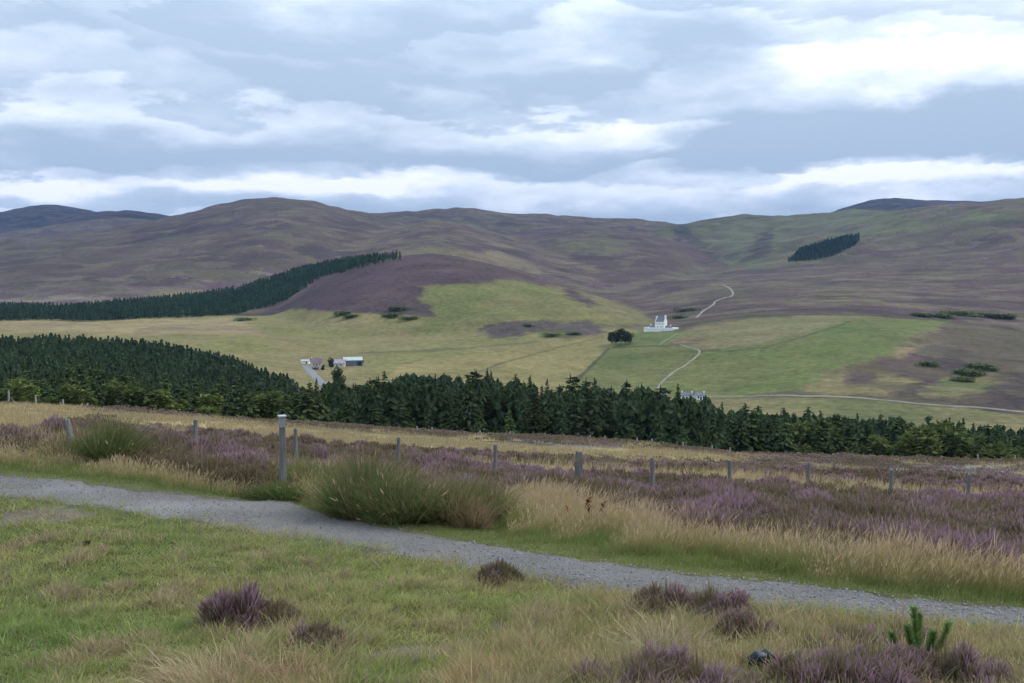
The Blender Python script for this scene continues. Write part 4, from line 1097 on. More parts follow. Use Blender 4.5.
SPECIES = {
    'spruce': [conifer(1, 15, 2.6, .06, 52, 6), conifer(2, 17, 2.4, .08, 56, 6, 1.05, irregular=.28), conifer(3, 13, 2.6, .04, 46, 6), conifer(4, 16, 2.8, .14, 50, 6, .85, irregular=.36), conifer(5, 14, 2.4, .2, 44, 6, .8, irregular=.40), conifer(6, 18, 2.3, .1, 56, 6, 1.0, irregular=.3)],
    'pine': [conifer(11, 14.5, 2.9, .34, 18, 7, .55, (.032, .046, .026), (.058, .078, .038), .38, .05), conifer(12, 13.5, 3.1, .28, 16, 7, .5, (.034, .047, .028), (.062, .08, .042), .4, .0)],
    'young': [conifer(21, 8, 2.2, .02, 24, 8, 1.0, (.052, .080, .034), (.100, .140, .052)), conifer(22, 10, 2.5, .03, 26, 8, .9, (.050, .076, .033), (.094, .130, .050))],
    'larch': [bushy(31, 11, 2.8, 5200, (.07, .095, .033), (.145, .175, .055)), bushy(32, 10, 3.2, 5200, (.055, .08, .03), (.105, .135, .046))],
}
HGT = {'spruce': [15, 17, 13, 16, 14, 18], 'pine': [14.5, 13.5], 'young': [8, 10], 'larch': [11, 10]}
PROTO = {}
def tree(kind, v, x, y, scale, label, group, sx=1.0, z=None, cat='conifer tree', name=None):
    key = (kind, v)
    nm = name or {'spruce': 'spruce_tree', 'pine': 'pine_tree', 'young': 'young_spruce', 'larch': 'bushy_tree'}[kind]
    if key not in PROTO:
        e = empty(nm, (0, 0, 0)); me = SPECIES[kind][v]
        if not me.materials: me.materials.append(M_CROWN)
        link('crown', me, None, e)
        link('trunk', trunk_mesh(HGT[kind][v] * .93, .10 + .008 * HGT[kind][v]), None, e)
        PROTO[key] = e; o = e
    else:
        o = copy_tree(PROTO[key]); o.name = nm
    zz = float(H0(x, y)[0]) if z is None else z
    o.location = (x, y, zz - .1); o.rotation_euler = (random.uniform(-.02, .02), random.uniform(-.02, .02), random.uniform(0, 6.28))
    o.scale = (scale * sx, scale * sx, scale)
    tag(o, label, cat, group); return o

def far_point(px, r):
    az, _ = ray(px, 380.0); return r * math.sin(az), r * math.cos(az)

def tree_to(px, r, ytop, kinds, label, group, jitter=.08, sx=1.0, lo=5, hi=24):
    """a tree at bearing px, range r, grown so that its tip reaches the surveyed height"""
    x, y = far_point(px, r); z = float(H0(x, y)[0]); _, t = ray(px, ytop)
    h = (ZC + r * float(t) - z) * (1 + random.uniform(-jitter, jitter))
    h = min(max(h, lo), hi)
    k = random.choice(kinds); v = random.randrange(len(SPECIES[k]))
    return tree(k, v, x, y, h / HGT[k][v], label, group, sx * (15 / max(h, 9)) ** .35)

TOPL = [(-60, 374), (0, 378), (20, 372), (45, 378), (70, 366), (85, 366), (100, 374), (130, 368), (150, 380), (180, 382), (230, 383), (290, 384), (330, 382), (345, 384)]
TOPM = [(310, 384), (335, 378), (360, 380), (395, 378), (460, 380), (480, 371), (500, 376), (520, 378), (545, 386), (580, 382), (600, 384), (620, 387), (645, 380), (655, 389), (668, 396), (680, 392), (694, 397), (706, 393), (722, 406), (735, 432)]
TOPR = [(705, 416), (725, 406), (740, 408), (780, 413), (830, 415), (880, 418), (940, 423), (1024, 427), (1100, 430)]
def tab(T, x): return float(np.interp(x, [a for a, _ in T], [b for _, b in T]))
gL = 'trees of the left plantation edge above the moor'; gM = 'conifers of the dark belt behind the moor'; gR = 'conifers of the right plantation behind the moor'
n = 0
for i in range(92):
    px = -30 + 355 * (i + random.uniform(0, .8)) / 92; row = i % 3
    r = 205 + row * 14 + random.uniform(-6, 6)
    yt = tab(TOPL, px) + (2, 0, -1)[row] * 4 + random.uniform(-2, 6)
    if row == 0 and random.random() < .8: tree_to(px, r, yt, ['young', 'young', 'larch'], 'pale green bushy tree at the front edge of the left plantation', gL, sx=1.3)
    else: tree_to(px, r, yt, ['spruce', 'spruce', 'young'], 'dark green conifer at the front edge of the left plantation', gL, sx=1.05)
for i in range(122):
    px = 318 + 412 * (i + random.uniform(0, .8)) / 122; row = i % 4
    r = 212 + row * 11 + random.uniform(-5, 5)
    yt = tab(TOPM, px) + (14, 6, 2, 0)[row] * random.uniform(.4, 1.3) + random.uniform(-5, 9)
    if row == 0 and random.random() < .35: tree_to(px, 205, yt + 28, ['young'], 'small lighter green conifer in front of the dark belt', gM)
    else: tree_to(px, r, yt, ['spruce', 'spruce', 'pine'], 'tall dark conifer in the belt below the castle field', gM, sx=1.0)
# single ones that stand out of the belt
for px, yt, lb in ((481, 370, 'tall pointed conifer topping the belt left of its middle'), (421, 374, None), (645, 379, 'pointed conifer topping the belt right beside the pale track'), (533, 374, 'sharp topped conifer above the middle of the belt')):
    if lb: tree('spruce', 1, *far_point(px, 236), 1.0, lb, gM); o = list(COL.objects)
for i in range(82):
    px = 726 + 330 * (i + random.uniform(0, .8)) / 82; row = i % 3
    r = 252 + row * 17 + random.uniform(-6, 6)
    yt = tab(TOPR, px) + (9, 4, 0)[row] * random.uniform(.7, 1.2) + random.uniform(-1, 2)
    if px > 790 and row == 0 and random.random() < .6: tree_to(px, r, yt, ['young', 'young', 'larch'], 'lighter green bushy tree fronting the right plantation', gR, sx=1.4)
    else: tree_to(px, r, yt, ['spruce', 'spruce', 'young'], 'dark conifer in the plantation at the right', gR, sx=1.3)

# far plantations: too many to count
def lod_tree(seed, h, rad, levels=9, per=7, c0=(.040, .062, .034), c1=(.070, .102, .050)):
    R = np.random.default_rng(seed); bs, tp, wd, col = [], [], [], []
    for k in range(levels):
        f = .08 + .9 * k / levels; L = rad * (1 - f) ** .8 + .15
        for j in range(per):
            a = R.uniform(0, 6.283); l = L * R.uniform(.7, 1.15)
            bs.append((0, 0, h * (f + .10))); tp.append((math.cos(a) * l, math.sin(a) * l, h * f + R.uniform(-.7, .7))); wd.append(1.0 * (.5 + .6 * L / rad))
            col.append(np.array(c0) + (np.array(c1) - np.array(c0)) * R.random())
    bs.append((0, 0, h * .86)); tp.append((0, 0, h * 1.02)); wd.append(.5); col.append(np.array(c1))
    B = Blades(); B.add(np.array(bs), np.array(tp), np.array(wd), np.array(col), np.array(col), np.array(col) * 1.1, .03, 1.5, .6)
    return np.concatenate(B.V), np.concatenate(B.Q), np.concatenate(B.T), np.concatenate(B.C)
LOD = [lod_tree(s, 12, 2.3) for s in range(6)]
def forest(name, xs, ys, hs_, label, tint=(1, 1, 1)):
    V, Q, T, C, n = [], [], [], [], 0
    zs = H0(xs, ys)
    for k in range(6):
        i = np.where(np.arange(len(xs)) % 6 == k)[0]
        v, q, t, c = LOD[k]; m = len(i)
        if not m: continue
        s = (hs_[i] / 12) * rng.uniform(.9, 1.07, m); a = rng.uniform(0, 6.28, m); ca, sa = np.cos(a)[:, None], np.sin(a)[:, None]
        ws = (s * rng.uniform(.9, 1.2, m))[:, None]
        X = (v[None, :, 0] * ca - v[None, :, 1] * sa) * ws + xs[i][:, None]; Y = (v[None, :, 0] * sa + v[None, :, 1] * ca) * ws + ys[i][:, None]
        Z = v[None, :, 2] * s[:, None] + zs[i][:, None]
        off = n + np.arange(m)[:, None, None] * len(v)
        V.append(np.stack([X, Y, Z], -1).reshape(-1, 3)); Q.append((q[None] + off).reshape(-1, 4)); T.append((t[None] + off).reshape(-1, 3))
        tone = 1 + .5 * fbm(xs[i] / 35, ys[i] / 35, 3, 330)
        C.append((c[None] * rng.uniform(.72, 1.28, (m, 1, 1)) * tone[:, None, None] * np.array(tint)).reshape(-1, 3)); n += m * len(v)
    o = link(name, mesh_np(name, np.concatenate(V), np.concatenate(Q), np.concatenate(T), np.concatenate(C)), M_NEEDLE)
    tag(o, label, kind='stuff'); return o

def grid_in(px0, px1, r0, r1, step, inside):
    """planting positions between two bearings and ranges"""
    a0, a1 = float(ray(px0, 330)[0]), float(ray(px1, 330)[0])
    xs = np.arange(r1 * math.sin(a0) if a0 < 0 else r0 * math.sin(a0), r1 * math.sin(a1) if a1 > 0 else r0 * math.sin(a1), step)
    ys = np.arange(r0 * .8, r1, step)
    X, Y = np.meshgrid(xs, ys); X = X.ravel() + rng.uniform(-.4, .4, X.size) * step; Y = Y.ravel() + rng.uniform(-.4, .4, Y.size) * step
    Z = H0(X, Y); px, py = project(X, Y, Z); r = np.hypot(X, Y)
    m = (r > r0) & (r < r1) & (px > px0) & (px < px1); m[m] &= inside(px[m], py[m], r[m], X[m], Y[m])
    return X[m], Y[m]
# left plantation over the low spur; its right edge falls away to the road by the farm
def insJ(px, py, r, x, y):
    rmax = np.interp(px, [-60, 60, 150, 230, 290, 312, 330], [640, 650, 640, 600, 500, 400, 330])
    return r < rmax + 12 * fbm(x / 25, y / 25, 2, 300)
x, y = grid_in(-70, 330, 245, 660, 3.5, insJ)
forest('conifer_plantation', x, y, np.random.default_rng(5).uniform(9.5, 13, len(x)), 'dense dark green conifer plantation covering the low rise at the left')
# behind the middle belt and the right plantation
def to_top(T, x, y, dy):
    px, _ = project(x, y, H0(x, y)); _, t = ray(px, np.interp(px, [a for a, _ in T], [b for _, b in T]) + dy)
    return np.clip(ZC + np.hypot(x, y) * t - H0(x, y), 6, 24)
x, y = grid_in(312, 722, 214, 300, 3.1, lambda px, py, r, x, y: r > 0)
forest('conifer_belt', x, y, to_top(TOPM, x, y, 5) * rng.uniform(.78, 1.0, len(x)), 'dark conifers filling the depth of the belt behind the moor')
x, y = grid_in(728, 1100, 266, 350, 3.4, lambda px, py, r, x, y: r > 0)
forest('conifer_plantation', x, y, to_top(TOPR, x, y, 2) * rng.uniform(.82, 1.0, len(x)), 'dark conifers filling the depth of the right plantation', (.95, 1.0, 1.0))
x, y = grid_in(394, 462, 330, 372, 3.6, lambda px, py, r, x, y: r > 0)
_, tt = ray(430., 375.); h = np.clip(ZC + np.hypot(x, y) * float(tt) - H0(x, y), 5, 24) * rng.uniform(.95, 1.0, len(x))
forest('conifer_block', x, y, h, 'square topped block of dark conifers behind the left part of the belt', (.9, .95, 1.0))
# strip climbing behind the dome
def insK(px, py, r, x, y):
    lo = np.interp(px, [-60, 0, 67, 151, 236, 286, 323, 350, 400], [325, 323, 323, 319, 315, 301, 277, 270, 260])
    hi = np.interp(px, [-60, 0, 67, 151, 200, 236, 286, 323, 360, 400], [309, 310, 311, 302, 297, 292, 276, 264, 258, 253])
    n = 2 * fbm(x / 40, y / 40, 2, 310)
    return (py < lo + n) & (py > hi + n) & (rng.random(len(px)) > sstep(315, 410, px) * .93)
x, y = grid_in(-60, 400, 1280, 2050, 6.0, insK)
forest('conifer_strip', x, y, rng.uniform(9, 14, len(x)), 'dark conifer strip climbing behind the left flank of the heather dome', (.85, .95, .95))
def insP(px, py, r, x, y):
    return poly_mask(px, py, [(788, 262), (800, 250), (825, 241), (860, 236), (858, 244), (835, 256), (812, 261)], 1.5, 2, x, y, 60, 320) > .5
x, y = grid_in(780, 870, 1900, 4200, 6.5, insP)
print('far clump', len(x))
if len(x): forest('conifer_clump', x, y, rng.uniform(8, 13, len(x)), 'small dark conifer plantation on the far green hillside', (.7, .75, .85))

# the group of trees beside the castle, farm trees
SPECIES['broad'] = [bushy(41, 15, 4.6, 5200, (.05, .072, .034), (.085, .115, .048), .10, 16), bushy(42, 13, 3.6, 5200, (.045, .066, .032), (.078, .108, .044), .08, 14)]
HGT['broad'] = [15, 13]
for i, (px, s, lb) in enumerate(((612, .80, 'leftmost tree of the dark clump left of the castle'), (616, .98, 'second tree from the left in the clump by the castle'), (621, 1.0, 'middle dark tree of the clump by the castle'), (625.5, .95, 'second tree from the right in the clump by the castle'), (629, .75, 'rightmost browner tree of the clump by the castle'))):
    p = ground([px], [344.5], 700, 1100)[0]
    tree('broad', i % 2, p[0], p[1], s, lb, 'clump of trees left of the castle', 1.0, cat='broadleaf tree', name='broadleaf_tree')
for px, py, s, lb in ((331, 369.5, .72, 'round bushy tree in front of the grey farm barn'), (337, 387, 1.0, 'tall dark tree beside the road below the farm'), (341, 393, .8, 'dark tree at the edge of the belt by the farm road'), (323, 371.5, .4, 'low bush in front of the farmhouse'), (362, 364, .45, 'small bush at the right end of the pale roofed shed')):
    p = ground([px], [py], 540, 950)[0]
    tree('broad', 1, p[0], p[1], s, lb, 'trees around the farm', 1.0, cat='broadleaf tree', name='broadleaf_tree')

# scrub bushes on the slopes
def scrub(px, py, rad, hgt, label, r=(500, 1900)):
    p = ground([px], [py], *r)[0]
    me = bushy(int(px * 7 + py), hgt, rad, 1400, (.075, .10, .042), (.12, .15, .065), .02, 16)
    o = link('juniper_bush', me, M_NEEDLE, None, p); o.scale = (1.25, 1.6, .6); tag(o, label, 'bush', 'dark juniper bushes on the valley slopes')
for k, (px, py, rad, hgt, lb) in enumerate([
        (343, 314, 9, 4, 'dark bush patch low on the left flank of the heather dome'), (352, 317, 8, 3.5, 'smaller dark bush right of the bush patch on the dome'), (398, 309, 9, 4, 'upper dark bush at the foot of the dome heather'),
        (392, 316, 10, 4, 'lower left dark bush at the foot of the dome heather'), (407, 319, 8, 3.5, 'lower right dark bush at the foot of the dome heather'), (527, 326, 5, 3, 'small dark bush in the brown patch below the dome'),
        (553, 336, 7, 3, 'green bush below the brown patch under the dome'), (575, 334, 6, 2.5, 'last green bush right in the brown patch under the dome'), (918, 316, 11, 4, 'left dark bush along the top of the right field'),
        (940, 317, 12, 4, 'second dark bush along the top of the right field'), (962, 315, 14, 5, 'third and largest dark bush along the top of the right field'), (988, 317, 14, 5, 'fourth dark bush along the top of the right field'), (1005, 318, 9, 4, 'last dark bush right above the brown slope'),
        (968, 374, 8, 4, 'green bush high on the brown slope at the right'), (980, 368, 8, 4, 'green bush above the others on the brown slope'), (928, 365, 6, 3, 'lone bush left on the brown slope'),
        (962, 381, 6, 3, 'lower green bush on the brown slope at the right'), (688, 311, 12, 5, 'dark bush beside the moor track behind the castle'), (680, 318, 9, 4, 'dark bush right behind the castle'), (245, 320, 10, 3, 'flat dark bush in the straw field at the left'),
        (340, 363, 2, 2, None), (362, 398, 3, 2, None)]):
    if lb: scrub(px, py, rad, hgt, lb, (520, 1900))

# ------------------------------------------------------------------ castle
def windows(parent, spots, w, h, depth=.12, axis='y', sign=-1, plane=0.0):
    """each window a part with dark panes and a sill"""
    for u, z in spots:
        bm = bmesh.new()
        if axis == 'y': add_box(bm, u - w / 2, u + w / 2, plane - .04, plane + .04, z, z + h)
        else: add_box(bm, plane - .04, plane + .04, u - w / 2, u + w / 2, z, z + h)
        o = bm_obj('window', bm, M_DARK, parent)
        bm = bmesh.new()
        if axis == 'y': add_box(bm, u - w / 2 - .1, u + w / 2 + .1, plane - .12, plane + .06, z - .15, z - .003)
        else: add_box(bm, plane - .06, plane + .12, u - w / 2 - .1, u + w / 2 + .1, z - .15, z - .003)
        bm_obj('sill', bm, M_WHITE, o)

def castle():
    p = ground([661.0], [330.6], 850, 1100)[0]
    r = math.hypot(p[0], p[1]); print('castle r', r, p)
    rot = math.radians(-20) - math.atan2(p[0], p[1])
    s = r / 983.0
    e = empty('castle_tower', p, rot); e.scale = (s, s, s)
    W, D, Hh, Rz = 4.9, 3.9, 8.9, 13.2
    bm = bmesh.new(); add_box(bm, -W, W, -D, D, -2, Hh)
    # gables with stepped tops
    for sx in (-1, 1):
        x0, x1 = (W - .7, W) if sx > 0 else (-W, -W + .7)
        n = 7
        for k in range(n):
            f0 = 1 - k / n; add_box(bm, x0 + .002 * k, x1 + .002 * k * 0, -D * f0, D * f0, Hh + (Rz - Hh) * k / n + .002, Hh + (Rz - Hh) * (k + 1) / n + .25)
    bm_obj('wall', bm, M_WHITE, e)
    bm = bmesh.new(); add_gable(bm, -W + .69, W - .69, -D - .15, D + .15, Hh + .01, Rz); rf = bm_obj('roof', bm, M_SLATE, e)
    for sx in (-1, 1):
        bm = bmesh.new(); x = sx * (W - .45); ct = Rz + (1.9 if sx > 0 else .8); add_box(bm, x - .6, x + .6, -.95, .95, Rz - .8, ct); add_box(bm, x - .72, x + .72, -1.07, 1.07, ct, ct + .25)
        bm_obj('chimney', bm, M_WHITE, rf)
    windows(e, [(-2.6, 6.2), (0, 6.4), (2.6, 6.2), (-2.2, 3.2), (1.4, 3.4)], .75, 1.1, plane=-D)
    windows(e, [(0, 6.4), (-.5, 3.3)], .7, 1.0, axis='x', plane=W)
    tag(e, 'white tower house with a grey slate roof inside its white wall', 'castle')
    # low wings
    for nm, x0, x1, lb, hh in (('castle_wing', -11.5, -4.95, 'low left wing of the castle with a dark roof', 2.9), ('castle_wing', 4.95, 10.5, 'low right wing of the castle with a dark roof', 2.9)):
        g = empty(nm, p, rot); g.scale = (s, s, s)
        bm = bmesh.new(); add_box(bm, x0, x1, -2.6, 2.6, -2, hh); bm_obj('wall', bm, M_WHITE, g)
        bm = bmesh.new(); add_gable(bm, x0 - .1, x1 + .1 if x0 > 0 else x1, -2.8, 2.8, hh + .003, hh + 2.3); rf = bm_obj('roof', bm, M_SLATE, g)
        bm = bmesh.new(); xe = x0 + .6 if x0 < 0 else x1 - .6; add_box(bm, xe - .45, xe + .45, -.5, .5, hh + 1.5, hh + 3.2); bm_obj('chimney', bm, M_WHITE, rf)
        bm = bmesh.new(); xm = (x0 + x1) / 2; add_box(bm, xm - .5, xm + .5, -2.64, -2.56, .1, 2.1); bm_obj('door', bm, M_DARK, g)
        windows(g, [(xm - 1.9, 1.0), (xm + 1.9, 1.0)], .7, 1.0, plane=-2.6)
        tag(g, lb, 'castle wing', 'wings of the castle')
    # star shaped curtain wall
    g = empty('curtain_wall', p, rot); g.scale = (s, s, s)
    out = [(-15.5, -7), (-8.5, -9.5), (-5, -8), (0, -11.5), (5, -8), (8.5, -9.5), (15.5, -7), (13.2, 0), (15.5, 8), (0, 12), (-15.5, 8), (-13.2, 0)]
    bm = bmesh.new(); n = len(out); t = .9; rings = []
    for fx, z in ((1, -3), (1, 3.3), (.93, 3.3), (.93, -3)):
        rings.append([bm.verts.new((x * fx, y * fx, z - .004 * y)) for x, y in out])
    for a, b in zip(rings, rings[1:]):
        for i in range(n): bm.faces.new((a[i], a[(i + 1) % n], b[(i + 1) % n], b[i]))
    bmesh.ops.recalc_face_normals(bm, faces=bm.faces); bm_obj('wall', bm, M_WHITE, g)
    bm = bmesh.new()
    for i in range(n):
        (x0, y0), (x1, y1) = out[i], out[(i + 1) % n]; L = math.hypot(x1 - x0, y1 - y0); k = max(2, int(L / 2.2))
        for j in range(k):
            f = (j + .5) / k; x, y = x0 + (x1 - x0) * f, y0 + (y1 - y0) * f
            add_box(bm, x * 1.004 - .08, x * 1.004 + .08, y * 1.004 - .08, y * 1.004 + .08, .9, 1.9)
    bm_obj('gun_loop', bm, M_DARK, g)['kind'] = 'stuff'
    tag(g, 'low white star shaped wall around the white tower house', 'castle wall')
castle()

# ------------------------------------------------------------------ farm and cottages
def house(name, px, py, w, d, hw, hr, rot, wall, roofm, label, cat, r=(540, 950), wins=(), door=None, chim=(), wide_door=None):
    p = ground([px], [py], *r)[0]
    e = empty(name, p, math.radians(rot) - math.atan2(p[0], p[1]))
    bm = bmesh.new(); add_box(bm, -w / 2, w / 2, -d / 2, d / 2, -1.2, hw)
    # gable ends
    for x0, x1 in ((-w / 2, -w / 2 + .3), (w / 2 - .3, w / 2)):
        a = [bm.verts.new(q) for q in ((x0, -d / 2, hw + .002), (x0, d / 2, hw + .002), (x0, 0, hr - .06), (x1, -d / 2, hw + .002), (x1, d / 2, hw + .002), (x1, 0, hr - .06))]
        for f in ((0, 2, 1), (3, 4, 5), (0, 3, 5, 2), (1, 2, 5, 4), (0, 1, 4, 3)): bm.faces.new([a[i] for i in f])
    bm_obj('wall', bm, wall, e)
    bm = bmesh.new(); o_ = .35; th = .15; sl = (hr - hw) / (d / 2)
    for sy in (-1, 1):
        ye = sy * (d / 2 + o_); ze = hw - sl * o_ + .02
        a = [bm.verts.new(q) for q in ((-w / 2 - o_, 0, hr), (w / 2 + o_, 0, hr), (w / 2 + o_, ye, ze), (-w / 2 - o_, ye, ze), (-w / 2 - o_, 0, hr + th), (w / 2 + o_, 0, hr + th), (w / 2 + o_, ye, ze + th), (-w / 2 - o_, ye, ze + th))]
        for f in ((0, 1, 2, 3), (7, 6, 5, 4), (0, 4, 5, 1), (1, 5, 6, 2), (2, 6, 7, 3), (3, 7, 4, 0)): bm.faces.new([a[i] for i in f])
    bmesh.ops.recalc_face_normals(bm, faces=bm.faces)
    rf = bm_obj('roof', bm, roofm, e)
    for x in chim:
        bm = bmesh.new(); add_box(bm, x - .4, x + .4, -.35, .35, hr - .7, hr + 1.0); bm_obj('chimney', bm, wall, rf)
    windows(e, wins, 1.0, 1.2, plane=-d / 2)
    if door is not None:
        bm = bmesh.new(); add_box(bm, door - .5, door + .5, -d / 2 - .05, -d / 2 + .03, 0, 2.05); bm_obj('door', bm, M_DARK, e)
    if wide_door:
        x0, x1, z1 = wide_door; bm = bmesh.new(); add_box(bm, x0, x1, -d / 2 - .05, -d / 2 + .03, 0, z1); bm_obj('barn_door', bm, M_DARK, e)
    tag(e, label, cat, None); return e
M_SHED = surf_mat('shed_cladding', (.11, .125, .15), (.17, .185, .21), .6); M_PALEROOF = surf_mat('pale_sheet_roof', (.34, .39, .36), (.44, .48, .45), .5, rough=.6)
M_BROWN = surf_mat('purple_brown_wall', (.13, .10, .13), (.18, .14, .17), .5); M_GREYROOF = surf_mat('grey_sheet_roof', (.24, .23, .26), (.32, .31, .34), .5); M_CREAM = surf_mat('cream_wall', (.48, .44, .37), (.58, .54, .46), .5)
house('farm_shed', 352.5, 365.5, 15, 10, 4.6, 6.8, 8, M_SHED, M_PALEROOF, 'dark walled farm shed with a pale sheet roof', 'shed', wide_door=(3.2, 6.6, 3.6))
house('farm_barn', 337.5, 366.5, 12, 8, 3.0, 5.6, -6, M_CREAM, M_GREYROOF, 'low barn with a grey sheet roof behind the round tree', 'barn', wins=((-3, 1), (3, 1)), door=0)
house('farm_house', 316, 366, 8, 6, 3.2, 6.2, 12, M_CREAM, M_BROWN, 'small farmhouse with a purple brown roof beside the road', 'house', wins=((-2.3, 1), (2.3, 1)), door=0, chim=(-3.4, 3.4))
house('farm_outhouse', 315.5, 369.5, 4.5, 3.0, 1.6, 2.6, 5, M_BROWN, M_BROWN, 'tiny brown outhouse in front of the farmhouse', 'outhouse', door=0)
house('farm_shed', 305.5, 363.5, 6.5, 4, 2.2, 3.2, -10, M_WHITE, M_PALEROOF, 'small pale shed at the left end of the farm', 'shed', door=1)
house('cottage', 662, 398.5, 5, 4, 2.6, 3.8, 10, M_WHITE, M_SLATE, 'tiny white cottage behind the treetops by the pale track', 'cottage', (520, 700), ((-1.7, 1), (1.7, 1)), 0, (-2.4, 2.4))
house('cottage', 687, 399.5, 7.5, 4.4, 2.8, 4.2, -5, M_WHITE, M_SLATE, 'white cottage half hidden behind the treetops beside the valley road', 'cottage', (520, 700), ((-2, 1), (2, 1)), 0, (-3.0, 3.0))
house('cottage', 700, 399.5, 6, 4.4, 2.8, 4.2, 15, M_WHITE, M_SLATE, 'rightmost white cottage behind the treetops beside the valley road', 'cottage', (520, 700), ((-1.6, 1), (1.6, 1)), 0, (2.3,))

# ------------------------------------------------------------------ sky, sun, air
def world():
    w = bpy.data.worlds.new('World'); SC.world = w; w.use_nodes = True
    nt = w.node_tree
    for n_ in list(nt.nodes): nt.nodes.remove(n_)
    t = NT(nt)
    S = 0.1
    sky = t.n('ShaderNodeTexSky', sky_type='NISHITA', sun_disc=False, sun_elevation=math.radians(SUN_EL), sun_rotation=math.radians(SUN_AZ), air_density=1.0, dust_density=1.5)
    d = t.n('ShaderNodeTexCoord').outputs['Generated']
    sep = t.n('ShaderNodeSeparateXYZ'); nt.links.new(d, sep.inputs[0]); X, Y, Z = sep.outputs
    az = t.math('ARCTAN2', X, Y); el = t.math('ARCSINE', Z)
    uv = t.n('ShaderNodeCombineXYZ'); t.set(uv.inputs[0], az); t.set(uv.inputs[1], el); uv = uv.outputs[0]
    # ragged edges for the big cloud masses
    wn = t.n('ShaderNodeMapping', i_Scale=(5.0, 14.0, 1.0)); nt.links.new(uv, wn.inputs[0])
    wob = t.noise(wn.outputs[0], 1.6, 6, .62, 0, 1)
    off = t.n('ShaderNodeVectorMath', operation='MULTIPLY_ADD'); nt.links.new(wob, off.inputs[0]); off.inputs[1].default_value = (.16, .050, 0); off.inputs[2].default_value = (-.08, -.025, 0)
    uvw = t.n('ShaderNodeVectorMath', operation='ADD'); nt.links.new(uv, uvw.inputs[0]); nt.links.new(off.outputs[0], uvw.inputs[1]); uvw = uvw.outputs[0]
    zp = t.math('ADD', t.math('MAXIMUM', Z, 0.0), .10)
    P = t.n('ShaderNodeCombineXYZ'); t.set(P.inputs[0], t.math('DIVIDE', X, zp)); t.set(P.inputs[1], t.math('DIVIDE', Y, zp)); P = P.outputs[0]
    n1 = t.noise(P, .75, 4, .55, .3)
    # layered clouds: each layer has a dark flat base, a bright upper edge and a ragged rim against the next one
    def layer(sx, sy, lx, k, amp, rag, det):
        mp = t.n('ShaderNodeMapping', i_Scale=(sx, sy, 1.0), i_Location=(lx, lx * .37, 0)); nt.links.new(uv, mp.inputs[0])
        w_ = t.noise(mp.outputs[0], 1.0, det, .56, .2)
        sep2 = t.n('ShaderNodeSeparateXYZ'); nt.links.new(uvw, sep2.inputs[0])
        lg = t.math('LOGARITHM', t.math('MAXIMUM', t.math('ADD', t.math('MULTIPLY_ADD', t.math('SUBTRACT', sep2.outputs[1], el), rag, el), .07), .01), math.e)
        s_ = t.math('MULTIPLY_ADD', t.math('SUBTRACT', w_, .5), amp, t.math('MULTIPLY', lg, k))
        f_ = t.math('FRACT', s_)
        return t.math('MULTIPLY', t.maprange(f_, .0, .80), t.maprange(f_, .84, 1.0, 1.0, 0.0)), w_
    l1, w1 = layer(2.3, 6.5, 3.3, 2.3, 2.6, 1.0, 6)
    l2, w2 = layer(4.4, 15.0, 8.1, 3.4, 3.0, .7, 6)
    mp = t.n('ShaderNodeMapping', i_Scale=(9, 24, 1.0)); nt.links.new(uvw, mp.inputs[0])
    n2 = t.noise(mp.outputs[0], 1.0, 5, .6, .2)
    val = t.math('ADD', t.math('MULTIPLY', t.math('SUBTRACT', n1, .5), .70), t.math('MULTIPLY', t.math('SUBTRACT', l1, .42), .40))
    val = t.math('ADD', val, t.math('MULTIPLY', t.math('SUBTRACT', l2, .42), t.math('MULTIPLY', w1, .72)))
    val = t.math('ADD', val, t.math('MULTIPLY', t.math('SUBTRACT', n2, .5), .80))
    def blob(px, py, wx, wy, amp):
        nonlocal val
        a, tn = ray(px, py); e_ = math.atan(float(tn))
        ru, rv = wx / F, wy / F
        m = t.n('ShaderNodeMapping', i_Scale=(1 / ru, 1 / rv, 0.0), i_Location=(-float(a) / ru, -e_ / rv, 0.0)); nt.links.new(uvw, m.inputs[0])
        g = t.n('ShaderNodeTexGradient', gradient_type='SPHERICAL'); nt.links.new(m.outputs[0], g.inputs[0])
        f = t.maprange(g.outputs[1], 0.0, .8)
        val = t.math('ADD', val, t.math('MULTIPLY', f, amp))
    for b in BLOBS: blob(*b)
    ramp = t.n('ShaderNodeValToRGB'); t.set(ramp.inputs[0], t.math('ADD', val, .32))
    cr = ramp.color_ramp; cr.interpolation = 'B_SPLINE'
    stops = [(0.0, (.325, .41, .525)), (.25, (.38, .468, .58)), (.5, (.485, .568, .675)), (.72, (.62, .69, .78)), (.9, (.76, .80, .85)), (1.0, (.84, .86, .885))]
    while len(cr.elements) < len(stops): cr.elements.new(.5)
    for e_, (p_, c_) in zip(cr.elements, stops): e_.position = p_; e_.color = (*c_, 1)
    cloud = t.scale(ramp.outputs[0], t.math('MULTIPLY_ADD', t.math('MAXIMUM', Z, 0.0), 1.1 * CLOUD / S, .76 * CLOUD / S))
    cover = t.maprange(t.math('ADD', n1, t.math('MULTIPLY', n2, .5)), .48, .66, .93, 1.0)
    c = t.mix(cover, sky.outputs[0], cloud)
    bg = t.n('ShaderNodeBackground', i_Strength=S); t.set(bg.inputs[0], c)
    nt.links.new(bg.outputs[0], t.n('ShaderNodeOutputWorld').inputs[0])

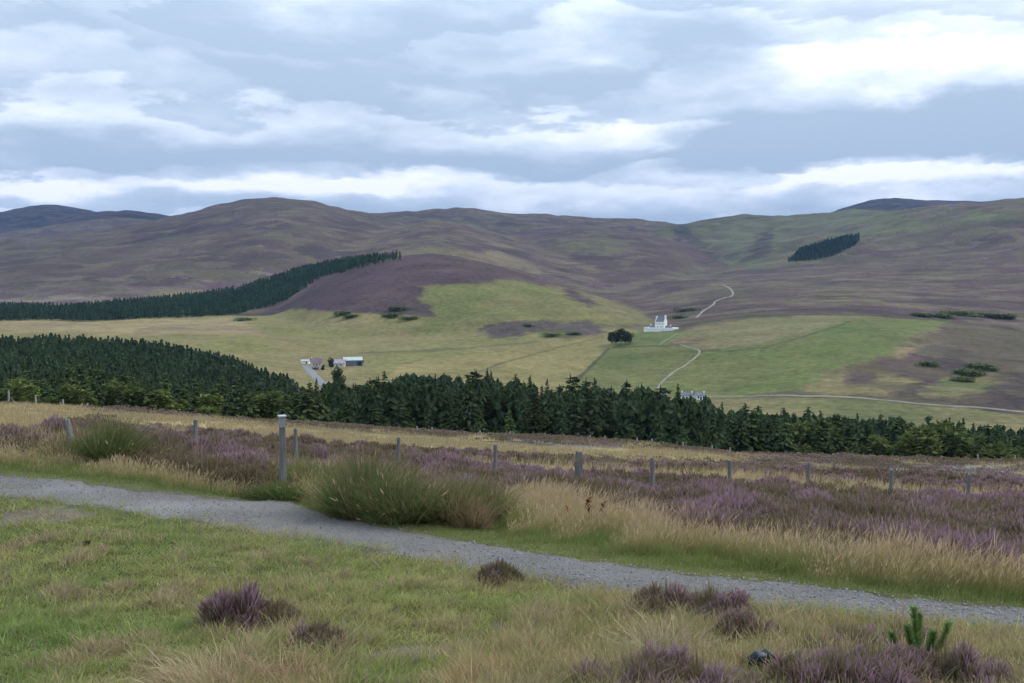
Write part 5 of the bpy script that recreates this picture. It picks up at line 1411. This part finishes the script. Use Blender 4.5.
SUN_AZ, SUN_EL, CLOUD = 66.0, 38.0, 1.0
BLOBS = [
    # px, py, half width, half height, brightness
    (60, 100, 170, 60, -.24), (60, 35, 150, 40, -.12), (400, 110, 200, 30, -.10),
    (930, 40, 330, 110, .28), (980, 20, 200, 90, .10), (560, 25, 140, 60, .10), (470, 10, 120, 40, -.12), (720, 45, 110, 36, -.45), (680, 85, 140, 34, -.28),
    (900, 135, 300, 42, -.62), (760, 145, 150, 36, -.34), (1010, 120, 150, 46, -.35), (860, 172, 260, 18, .60), (620, 140, 90, 24, .25),
    (330, 85, 240, 60, -.26), (150, 20, 300, 60, -.10), (90, 75, 200, 22, .12), (130, 118, 220, 22, .18), (220, 155, 260, 24, -.25),
    (45, 187, 110, 15, .60), (310, 184, 170, 18, .62), (560, 105, 120, 34, -.16), (500, 160, 140, 24, -.12), (610, 200, 200, 24, .12), (430, 40, 90, 40, -.05), (110, 193, 80, 9, -.2),
]
world()
sun = bpy.data.lights.new('sun', 'SUN'); sun.energy = 1.5; sun.angle = math.radians(12); sun.color = (1.0, .92, .80)
so = bpy.data.objects.new('sun', sun); COL.objects.link(so)
a_, e_ = math.radians(SUN_AZ), math.radians(SUN_EL)
dirv = Vector((math.sin(a_) * math.cos(e_), math.cos(a_) * math.cos(e_), math.sin(e_)))
so.rotation_euler = dirv.to_track_quat('Z', 'Y').to_euler()

HAZE = 2.9e-5
def haze():
    bm = bmesh.new(); add_box(bm, -10500, 10500, -10500, 10500, -400, 900)
    m, nt = mat_new('haze'); t = NT(nt)
    v = t.n('ShaderNodeVolumePrincipled'); v.inputs['Color'].default_value = (.27, .50, 1.0, 1); v.inputs['Density'].default_value = HAZE; v.inputs['Anisotropy'].default_value = .0
    nt.links.new(v.outputs[0], t.n('ShaderNodeOutputMaterial').inputs['Volume'])
    o = bm_obj('haze', bm, m); tag(o, 'thin blue haze filling the valley air', kind='stuff')
haze()

# ------------------------------------------------------------------ camera and render settings
cam = bpy.data.cameras.new('camera'); co = bpy.data.objects.new('camera', cam); COL.objects.link(co)
cam.sensor_width = 36.0; cam.lens = F / 1024 * 36.0; cam.clip_start = .1; cam.clip_end = 40000
co.location = (0, 0, ZC); co.rotation_euler = (math.pi / 2 - PITCH, 0, 0)
SC.camera = co
SC.render.engine = 'CYCLES'
SC.view_settings.view_transform = 'Standard'; SC.view_settings.look = 'None'; SC.view_settings.exposure = 0.68; SC.view_settings.gamma = 1.0; SC.view_settings.use_curve_mapping = False
SC.cycles.use_denoising = True
try: SC.cycles.denoiser = 'OPENIMAGEDENOISE'
except Exception: pass
SC.cycles.max_bounces = 7; SC.cycles.diffuse_bounces = 4; SC.cycles.transmission_bounces = 4; SC.cycles.volume_bounces = 0; SC.cycles.transparent_max_bounces = 4
SC.cycles.use_adaptive_sampling = True; SC.cycles.adaptive_threshold = .02
